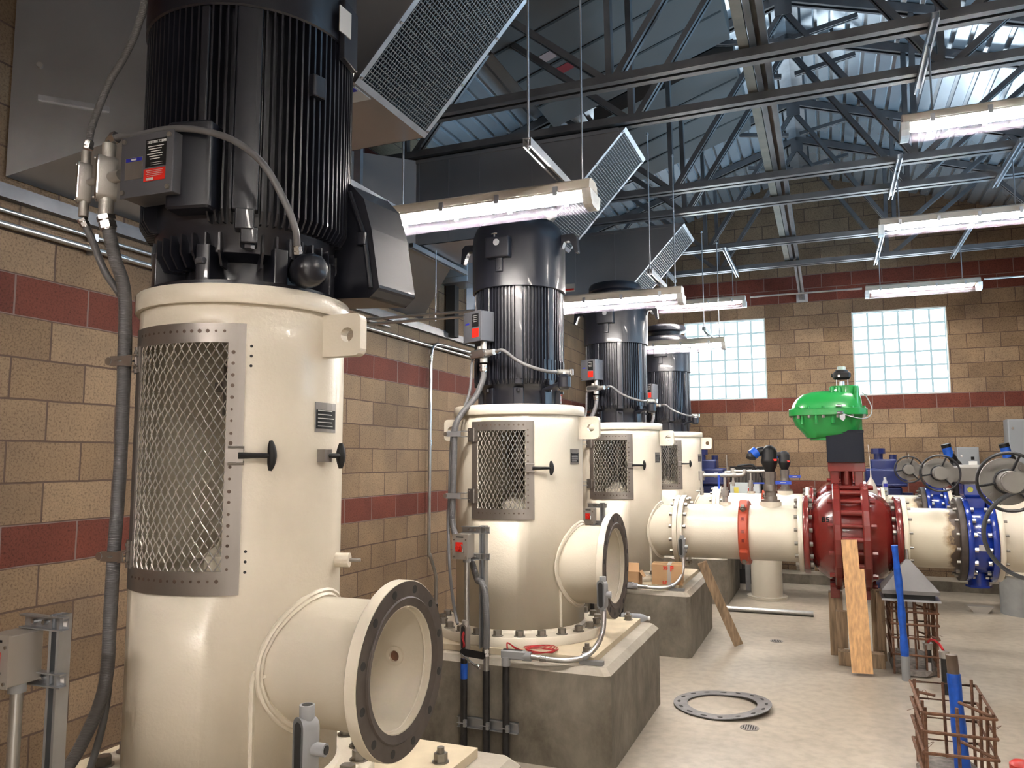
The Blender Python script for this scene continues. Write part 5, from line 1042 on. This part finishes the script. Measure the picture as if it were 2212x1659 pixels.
# ---- bottles, bag
def bottle(o, u, label, L_=.21):
    o, u = Vector(o), Vector(u).normalized(); t = thing('water_bottle', o, label, 'bottle', 'plastic water bottles'); pr = [(.001, 0), (.026, 0), (.031, .008)]
    for k in range(6): pr += [(.032, .015+k*.012), (.0295, .021+k*.012)]
    pr += [(.031, .09), (.031, .135), (.028, .155), (.015, .185), (.013, .195)]
    MB().lathe(o, u, pr, 28).build('body', clearpl, t); MB().cyl(o+u*.193, o+u*.208, .0145).build('cap', white, t); MB().lathe(o, u, [(.0318, .095), (.0318, .135)], 28, -.7, .9).build('label', bluelab, t); MB().lathe(o, u, [(.001, .004), (.027, .004), (.0285, .06), (.001, .06)], 20).build('water', clearpl, t); return t
bottle((2.205, 5.688, .5925), (.20, .008, 0), 'clear water bottle lying on the second concrete pedestal'); bottle((4.275, Y4, ZC+.257), (0, 0, 1), 'clear water bottle standing on the rear cream pipe')
t = thing('plastic_bag', (4.10, 10.05, 1.40), 'thin pale plastic bag hanging behind the red valve', 'bag'); m = MB(); rings = []
for z, r in ((1.60, .004), (1.52, .008), (1.47, .035), (1.42, .06), (1.36, .075), (1.30, .07), (1.27, .03)): rings.append([Vector((4.10+r*math.cos(2*PI*k/14)*random.uniform(.85, 1.15), 10.05+r*math.sin(2*PI*k/14)*random.uniform(.85, 1.15), z)) for k in range(14)])
m.rings(rings, True, True); m.build('bag', bagm, t); MB().tube([(4.10, 10.05, 1.6), (4.095, 10.07, 1.75), (4.09, 10.15, 1.9)], .003, n=6).build('twisted_neck', whitelab, t)
# ================================================================== flexible conduits, fittings, stop stations
def flex(name, pts, r, label, m_=pvcgrey, group=None, ends=()):
    t = thing(name, pts[0], label, 'conduit', group); P = smooth_path(pts, 10); m = MB(); m.tube(P, r, n=14, smooth=0); o = m.build('hose', m_, t)
    L_ = 0; q = MB()
    for a, b in zip(P[:-1], P[1:]): L_ += (b-a).length
    for k in ends: 
        e = MB(); p = P[0] if k == 0 else P[-1]; d = (P[1]-P[0]) if k == 0 else (P[-2]-P[-1]); gland(e, p-d.normalized()*r*.6, d, r); e.build('gland', chrome, t)
    return t
ridge = mat('ribbed_grey_conduit', (.115, .115, .12), .38)
def ridged():
    N = ridge.node_tree.nodes; L = ridge.node_tree.links; g = N.new('ShaderNodeNewGeometry'); s = N.new('ShaderNodeSeparateXYZ'); L.new(g.outputs['Position'], s.inputs[0])
    w_ = N.new('ShaderNodeMath'); w_.operation = 'SINE'; k = N.new('ShaderNodeMath'); k.operation = 'MULTIPLY'; k.inputs[1].default_value = 1150; L.new(s.outputs['Z'], k.inputs[0]); L.new(k.outputs[0], w_.inputs[0])
    b = N.new('ShaderNodeBump'); b.inputs['Strength'].default_value = .35; b.inputs['Distance'].default_value = .0012; L.new(w_.outputs[0], b.inputs['Height']); L.new(b.outputs[0], N['Principled BSDF'].inputs['Normal'])
ridged()
A1 = 'grey conduits at the nearest motor'
flex('flexible_conduit', [(1.374, 1.90, 2.555), (1.40, 1.92, 2.42), (1.395, 1.97, 2.31), (1.373, 2.0, 2.077), (1.378, 2.0, 1.723), (1.367, 2.0, 1.416), (1.363, 2.0, 1.207), (1.363, 2.0, 1.055), (1.346, 2.0, .947), (1.296, 2.0, .836), (1.20, 2.0, .69), (1.10, 1.98, .585)], .0215, 'thick grey conduit running down the left side of the nearest pump', ridge, A1, (0,))
flex('flexible_conduit', [(1.262, 1.90, 2.565), (1.275, 1.93, 2.50), (1.31, 1.96, 2.39), (1.345, 2.01, 2.29), (1.345, 2.04, 2.15), (1.335, 2.045, 1.75), (1.33, 2.045, 1.4), (1.325, 2.045, 1.1), (1.30, 2.05, .85), (1.22, 2.05, .60)], .0125, 'thinner grey conduit passing behind the thick one beside the nearest pump', pvcgrey, A1, (0,))
flex('flexible_conduit', [(1.269, 1.90, 2.83), (1.284, 1.90, 2.909), (1.353, 1.90, 3.049), (1.424, 1.90, 3.137), (1.482, 1.90, 3.243), (1.50, 1.90, 3.40), (1.50, 1.85, 4.2)], .0125, 'grey conduit rising from the small fitting to the roof beside the motor', ridge, A1, (0,))
flex('flexible_conduit', [(1.385, 1.895, 2.838), (1.44, 1.895, 2.842), (1.51, 1.90, 2.836), (1.64, 1.89, 2.830), (1.775, 1.882, 2.803), (1.925, 1.882, 2.745), (2.04, 1.89, 2.655), (2.10, 1.92, 2.545), (2.13, 1.945, 2.45), (2.118, 1.975, 2.385)], .011, 'grey conduit looping over the terminal box to the round black box', pvcgrey, A1, (1,))
t = thing('conduit_fitting', (1.37, 1.9, 2.70), 'large cast conduit fitting joined to the terminal box', 'conduit fitting', 'cast fittings at the nearest motor')
condulet('body', (1.37, 1.90, 2.70), Z, (-.62, -.78, 0), .165, .030, t, castal, ((Z, .125, .022), (-Z, .13, .024), ((.93, -.1, 0), .075, .020)))
m = MB(); m.tube([(1.37, 1.9, 2.82), (1.372, 1.9, 2.836), (1.395, 1.895, 2.842)], .015, n=12); m.hexa((1.39, 1.895, 2.841), (1.41, 1.895, 2.842), .020); m.build('elbow', chrome, t)
t = thing('conduit_fitting', (1.262, 1.9, 2.70), 'small cast conduit fitting left of the large one', 'conduit fitting', 'cast fittings at the nearest motor')
condulet('body', (1.262, 1.90, 2.70), Z, (-.62, -.78, 0), .15, .021, t, castal, ((Z, .115, .016), (-Z, .12, .016), ((1, 0, 0), .06, .012)))
# clamps from the door hinges to the conduit
for z, l in ((2.075, 'upper'), (1.408, 'lower')):
    t = thing('conduit_clamp', (1.40, 1.99, z), '%s galvanised clamp holding conduits to the nearest screen door' % l, 'clamp', 'conduit clamps at the nearest pump'); m = MB()
    M = Matrix.Rotation(math.radians(-48), 3, 'Z'); m.tube([(1.345, 2.0, z), (1.36, 1.975, z), (1.385, 1.975, z), (1.405, 1.995, z), (1.425, 2.0, z)], .0035, n=6); p = Vector((1.385, 1.976, z)); m.box(p, (.085, .004, .034), math.radians(10)); m.box(p+Vector((.045, .02, .018)), (.045, .035, .004)); m.box(p+Vector((.045, .02, -.018)), (.045, .035, .004)); m.build('strap', chrome, t)
    MB().cyl(p+Vector((-.05, -.01, 0)), p+Vector((-.05, .02, 0)), .014, n=12).build('bolt', chrome, t)
# ---- stop station: stainless box on a strut post
def station(label, dx=0, dy=0, dz=0):
    t = thing('stop_station', (1.60+dx, 4.42+dy, .6), label, 'stop station', 'emergency stop stations'); D = Vector((dx, dy, dz)); x0, x1, y0, y1, z0, z1 = 1.522+dx, 1.616+dx, 4.30+dy, 4.405+dy, 1.14+dz, 1.283+dz
    bx = MB().bb(x0, x1, y0, y1, z0, z1).build('box', boxsteel, t, bevel=.003); fc = MB().bb(x0-.003, x1+.003, y0-.004, y0, z0-.003, z1+.003).build('front_plate', boxsteel, bx)
    MB().bb(x0+.018, x0+.066, y0-.0055, y0-.004, z0+.042, z0+.098).build('red_plate', redp, fc); b = MB(); b.cyl((x0+.036, y0-.02, z0+.064), (x0+.036, y0-.004, z0+.064), .014); b.build('push_button', redp, fc)
    m = MB(); m.tube([(x0+.072, y0-.006, z0+.04), (x0+.072, y0-.022, z0+.045), (x0+.072, y0-.022, z0+.075), (x0+.062, y0-.018, z0+.085)], .004, n=8, smooth=0); m.build('lockout_hasp', chrome, fc); m = MB(); m.bb(x0+.02, x0+.07, y0-.0045, y0-.004, z1-.018, z1-.011); m.build('engraving', blackpl, fc)
    for sx in (x0+.008, x1-.008):
        for sz in (z0+.012, z1-.03): MB().cyl((sx, y0-.008, sz), (sx, y0-.004, sz), .005, n=8).build('screw', chrome, fc)
    for z in (1.305+dz, 1.145+dz):
        m = MB(); m.bb(x0+.01, 1.715+dx, y1+.002, y1+.006, z-.018, z+.018); m.bb(x0+.01, 1.715+dx, y1-.018, y1+.006, z+.016, z+.020); m.bb(x0+.01, 1.715+dx, y1-.018, y1+.006, z-.020, z-.016); m.use(1); m.rbox((1.695+dx, y1+.0015, z), (.028, .002, .016), .002); m.build('slotted_bracket', [galv, whitelab], t)
        for xx in (1.58+dx, 1.625+dx): MB().cyl((xx, y1-.012, z), (xx, y1+.002, z), .007, n=10).build('bolt', chrome, t)
    m = MB(); m.channel((1.672+dx, y1+.03, .60), (1.672+dx, y1+.03, 1.33+dz), .041, .041, side=(1, 0, 0), lip=.25); m.build('post', galv, t)
    m = MB(); m.cyl((1.59+dx, 4.35+dy, 1.14+dz), (1.59+dx, 4.35+dy, .77), .017); m.build('conduit', emt, t); m = MB(); m.cyl((1.59+dx, 4.35+dy, 1.115+dz), (1.59+dx, 4.35+dy, 1.14+dz), .024); m.build('hub', castgrey, t)
    return t
station('stainless stop station with red button on the second pedestal'); station('stainless stop station on the third pedestal, partly behind the open flange', 0, DY); s1 = station('steel box on a slotted strut post at the left picture edge', -.15, -DY, -.05)
# ---- lower fittings at the second pedestal
def lower_set(dy, n1, n2):
    D = lambda x, y, z: Vector((x, y+dy, z)); face = (-.25, -1, 0)
    t = thing('open_conduit_fitting', D(1.59, 4.33, .56), 'open upright conduit body under the stop station, %s pedestal' % n1, 'conduit fitting', 'open conduit bodies'); cb = condulet('body', D(1.59, 4.335, .675), Z, face, .16, .024, t, castal, ((Z, .10, .022), (-Z, .13, .020)), open_=True)
    for k in range(3): MB().tube([D(1.588+.004*k, 4.315, .72), D(1.582+.006*k, 4.303, .68), D(1.59+.004*k, 4.303, .65), D(1.585+.007*k, 4.312, .62)], .0022, n=6).build('red_wire', redwire, t)
    m = MB(); p, q = D(1.60, 4.285, .60), D(1.72, 4.285, .59); m.rings([[p+Z*(.025*math.sin(a)) + Vector((.0+(-.02)*abs(math.cos(a)), 0, 0)) if 0 else (p if math.cos(a) < 0 else q)+Vector((.022*math.cos(a), yy, .022*math.sin(a))) for a in [2*PI*k/20 for k in range(20)]] for yy in (0, .003)], True); m.build('black_gasket', blackrub, t)
    m = MB(); p, q = D(1.61, 4.27, .585), D(1.70, 4.27, .525); m.rings([[(p if math.cos(a-.6) < 0 else q)+Vector((s_*.020*math.cos(a), yy, s_*.020*math.sin(a))) for a in [2*PI*k/20+.6 for k in range(20)]] for yy, s_ in ((-.012, .7), (-.004, 1), (0, 1))], True); m.build('loose_cover', chrome, t)
    for x, z, l in ((1.59, .56, 'left'), (1.735, .50, 'middle'), (1.86, .545, 'right')):
        r_ = thing('riser_pipe', D(x, 4.315, 0), '%s black taped riser on the front face of the %s pedestal' % (l, n1), 'pipe', 'black risers on pedestal fronts'); MB().cyl(D(x, 4.315, 0), D(x, 4.315, z), .0205, n=16).build('taped_pipe', blackpipe, r_)
        if l == 'left': MB().cyl(D(x, 4.315, .44), D(x, 4.315, .53), .0212, n=16).build('blue_tape', bluetape, r_)
        if l == 'middle':
            MB().cyl(D(x, 4.315, z), D(x, 4.315, .585), .017).build('steel_nipple', emt, r_); g = MB(); gland(g, D(x, 4.315, .585), Z, .018); g.build('gland', chrome, r_)
            for zz in (.30, .36): MB().lathe(D(x, 4.315, zz), Z, [(.0212, 0), (.0212, .05)], 12, 2.6, 4.4).build('printed_label', whitelab, r_)
        c_ = MB(); c_.tube([D(x-.03, 4.285, .195), D(x-.02, 4.285, .195), D(x+.02, 4.285, .195), D(x+.035, 4.285, .20)], .003, n=6); c_.bb(x+.01, x+.028, 4.283+dy, 4.30+dy, .175, .215); c_.build('clamp', galv, r_)
    m = MB(); m.bb(1.545, 1.93, 4.335+dy, 4.345+dy, .16, .22); m.bb(1.545, 1.93, 4.336+dy-.02, 4.345+dy, .215, .22); m.bb(1.545, 1.93, 4.336+dy-.02, 4.345+dy, .16, .165); tag(m.build('strut_rail', galv), 'strut rail holding three risers on the %s pedestal front' % n1, 'strut', 'strut rails')
    flex('flexible_conduit', [D(1.735, 4.315, .63), D(1.737, 4.315, .72), D(1.734, 4.315, .84), D(1.72, 4.33, .95), D(1.68, 4.36, 1.0), D(1.62, 4.44, 1.0), D(1.56, 4.50, 1.08), D(1.50, 4.53, 1.2)], .020, 'grey conduit bending down beside the strut post, %s pedestal' % n1, ridge, 'elbow conduits')
    # horizontal open body with conduit to the outlet side
    t = thing('elbow_fitting', D(1.86, 4.315, .55), 'grey open-topped elbow fitting on the front edge of the %s pedestal' % n1, 'conduit fitting', 'grey elbow fittings'); m = MB(); M = Matrix.Rotation(.05, 3, 'Z')
    m.rbox(D(1.905, 4.325, .605), (.15, .046, .05), .012, M); m.cyl(D(1.86, 4.315, .54), D(1.86, 4.315, .59), .026); m.cyl(D(1.96, 4.33, .60), D(2.01, 4.335, .60), .027); m.build('body', castgrey, t); MB().rbox(D(1.90, 4.325, .6305), (.12, .03, .002), .01, M).build('opening', darkint, t)
    t2 = thing('bent_conduit', D(2.0, 4.335, .60), 'bent steel conduit from the elbow fitting round to the outlet, %s pedestal' % n1, 'conduit', 'bent steel conduits'); m = MB(); m.tube([D(2.0, 4.335, .60), D(2.12, 4.345, .592), D(2.22, 4.37, .590), D(2.30, 4.42, .605), D(2.355, 4.48, .65), D(2.385, 4.53, .74), D(2.385, 4.56, .84)], .015, n=14); m.build('tube', emt, t2)
    MB().cyl(D(2.06, 4.338, .596), D(2.10, 4.342, .594), .0185).build('coupling', chrome, t2); m = MB(); m.cyl(D(2.295, 4.415, .602), D(2.315, 4.432, .612), .020); m.bb(2.27, 2.41, 4.42+dy, 4.46+dy, .562, .584); m.build('strut_clamp', galv, t2)
    t = thing('open_conduit_fitting', D(2.36, 4.58, .86), 'open grey conduit body beside the outlet flange, %s pump' % n2, 'conduit fitting', 'grey open bodies at the outlets'); condulet('body', D(2.375, 4.575, .935), Z, (-.35, -1, 0), .17, .026, t, castgrey, ((-Z, .105, .019), (Z, .105, .020), ((1, .15, 0), .05, .02)), open_=True)
lower_set(0, 'second', 'second'); lower_set(DY, 'third', 'third')
t = thing('open_conduit_fitting', (2.285, 1.85, .60), 'open grey conduit body standing in front of the nearest outlet flange', 'conduit fitting'); cb = condulet('body', (2.285, 1.85, .945), Z, (-.45, -1, 0), .17, .028, t, castgrey, ((Z, .115, .021), ((1, .1, 0), .06, .018), (-Z, .12, .018)), open_=True)
MB().cyl((2.285, 1.85, 1.05), (2.285, 1.85, 1.0605), .015).build('hub_hole', darkint, cb); MB().cyl((2.345, 1.856, .945), (2.3455+.002, 1.8562, .945), .012).build('hub_hole', darkint, cb); MB().cyl((2.285, 1.85, .60), (2.285, 1.85, .84), .016).build('conduit', emt, t)
# wire coil
t = thing('wire_coil', (1.96, 4.60, .60), 'coil of red wire lying on the second concrete pedestal', 'wire coil')
for k in range(6):
    r_ = .070+.006*k; pts = [(2.02+r_*math.cos(a*PI/8)*(1.05), 4.475+r_*math.sin(a*PI/8)*.82+random.uniform(-.004, .004), .602+.003*k+.004*math.sin(a+k)) for a in range(17)]; MB().tube(pts, .0022, n=6, smooth=4).build('loop', redwire, t)
for k in range(3): MB().tube([(1.93-.01*k, 4.42, .61), (1.90, 4.39-.01*k, .625), (1.865+.004*k, 4.34, .665-.004*k), (1.858+.003*k, 4.33, .66), (1.862+.003*k, 4.325, .63)], .002, n=6).build('lead', redwire, t)
# ---- upper conduits at the smaller motors
def upper_set(dy, nm, openb=False, down=True):
    D = lambda x, y, z: Vector((x, y+dy, z)); dd = ud(-27.8); ss = Vector((-dd.y, dd.x, 0))
    t = thing('conduit_fitting', D(1.53, 4.70, 2.5), 'cast conduit fitting under the terminal box of the %s motor' % nm, 'conduit fitting', 'fittings under the terminal boxes'); p = D(1.545, 4.70, 2.435); m = MB(); m.cyl(p, p+Z*.082, .022); m.build('nipple', castal, t)
    condulet('body', p-ss*.03, ss, dd, .165, .028, t, castal, ((ss, .14, .020), (Z, .05, .026)), open_=openb); MB().cyl(p, p-Z*.06, .026).build('hub', castal, t)
    a = p-Z*.085
    flex('flexible_conduit', [a, a-Z*.05, D(1.54, 4.69, 2.25), D(1.50, 4.66, 2.14), D(1.42, 4.62, 2.03), D(1.385, 4.60, 1.93), D(1.378, 4.60, 1.70), D(1.370, 4.60, 1.44), D(1.37, 4.60, 1.33), D(1.42, 4.57, 1.22), D(1.50, 4.53, 1.20)] if down else [a, a-Z*.05, D(1.54, 4.69, 2.25), D(1.50, 4.66, 2.14), D(1.43, 4.60, 2.03), D(1.41, 4.58, 1.9)], .020, 'thick grey conduit dropping from the %s motor along its pump' % nm, ridge, 'thick conduits at the smaller pumps', (0,))
    b = p-ss*.115
    flex('flexible_conduit', [b-Z*.005, D(1.43, 4.755, 2.36), D(1.43, 4.73, 2.20), D(1.40, 4.68, 2.05), D(1.345, 4.64, 1.92), D(1.335, 4.62, 1.5), D(1.34, 4.60, 1.27), D(1.39, 4.52, 1.05), D(1.45, 4.45, .86), D(1.52, 4.37, .74)], .010, 'thin grey conduit beside the thick one, %s pump' % nm, pvcgrey, 'thin conduits at the smaller pumps')
    c = p+ss*.145; e = D(2.03, 4.80, 2.30)
    flex('flexible_conduit', [c, c+ss*.06, D(1.80, 4.645, 2.375), D(1.90, 4.645, 2.325), D(2.0, 4.70, 2.295), e], .0115, 'grey conduit sweeping across the front of the %s motor' % nm, pvcgrey, 'sweeping conduits', (0, 1))
    t = thing('conduit_fitting', D(2.06, 4.82, 2.28), 'small cast fitting above the round side box, %s motor' % nm, 'conduit fitting', 'small fittings over side boxes'); m = MB(); m.cyl(D(2.03, 4.795, 2.30), D(2.095, 4.85, 2.30), .019); m.cyl(D(2.065, 4.815, 2.30), D(2.07, 4.815, 2.275), .015); m.build('body', castal, t); MB().rbox(D(2.105, 4.845, 2.30), (.03, .04, .045), .01, Matrix.Rotation(.6, 3, 'Z')).build('cover', chrome, t)
    if down:
        for z, l in ((1.90, 'upper'), (1.50, 'lower')):
            t = thing('conduit_clamp', D(1.42, 4.62, z), '%s clamp holding conduit beside the screen door, %s pump' % (l, nm), 'clamp', 'conduit clamps at the smaller pumps'); m = MB(); q = D(1.385, 4.575, z); m.box(q, (.10, .004, .034), .1); m.box(D(1.44, 4.60, z+.018), (.06, .035, .004)); m.box(D(1.44, 4.60, z-.018), (.06, .035, .004)); m.build('strap', galv, t); MB().cyl(D(1.33, 4.565, z), D(1.33, 4.59, z), .014, n=12).build('bolt', chrome, t)
upper_set(0, 'second'); upper_set(DY, 'third', True); upper_set(2*DY, 'fourth', False, False)
# ---- cardboard boxes on the third pedestal
t = thing('cardboard_box', (2.235, 7.315, .60), 'closed cardboard box with clear tape and red marks on the third pedestal', 'cardboard box', rz=.12)
m = MB(); m.rbox((2.235, 7.315, .69), (.275, .22, .18), .003, Matrix.Rotation(.12, 3, 'Z')); m.build('carton', cardb, t)
Mr = Matrix.Rotation(.12, 3, 'Z'); o = Vector((2.235, 7.315, .69)); MB().box(o+Mr@Vector((.02, -.1105, 0)), (.035, .001, .18), M=Mr).build('tape', clear_mat('clear_tape', (.8, .75, .7), .15, .4), t)
for txt, q, hh in (('P', (.03, -.1115, .03), .05), ('35', (-.035, -.1115, .045), .03), ('RP', (-.04, -.1115, -.085), .03)): text_mesh(MB(), txt, o+Mr@Vector(q), Mr@Vector((1, 0, 0)), Z, hh, .0006).build('red_marker_writing', redp, t)
MB().box(o+Mr@Vector((.02, 0, .0905)), (.035, .22, .001), M=Mr).build('top_tape', whitelab, t); MB().box(o+Mr@Vector((0, 0, .0903)), (.27, .003, .001), M=Mr).build('flap_seam', darkint, t)
t = thing('cardboard_box', (1.91, 7.15, .60), 'open cardboard box left of the closed one on the third pedestal', 'cardboard box'); m = MB(); x0, x1, y0, y1, z0, z1 = 1.80, 2.02, 7.09, 7.205, .60, .72
for a in ((x0, x1, y0, y0+.004), (x0, x1, y1-.004, y1), (x0, x0+.004, y0, y1), (x1-.004, x1, y0, y1)): m.bb(*a, z0, z1)
m.bb(x0, x1, y0, y1, z0, z0+.004); m.build('carton', cardb, t); m = MB(); m.prism([(x0, y0, z1), (x1, y0, z1), (x1-.01, y0+.05, z1+.07), (x0+.01, y0+.05, z1+.07)], (0, .003, .003)); m.prism([(x1, y0, z1), (x1, y1, z1), (x1+.035, y1-.01, z1-.05), (x1+.035, y0+.01, z1-.05)], (.003, 0, .003)); m.build('flap', cardb, t)
tag(MB().cyl((1.83, 7.17, .742), (1.99, 7.17, .744), .018, n=20).build('paper_roll', white), 'white paper roll lying on the open cardboard box', 'paper roll')
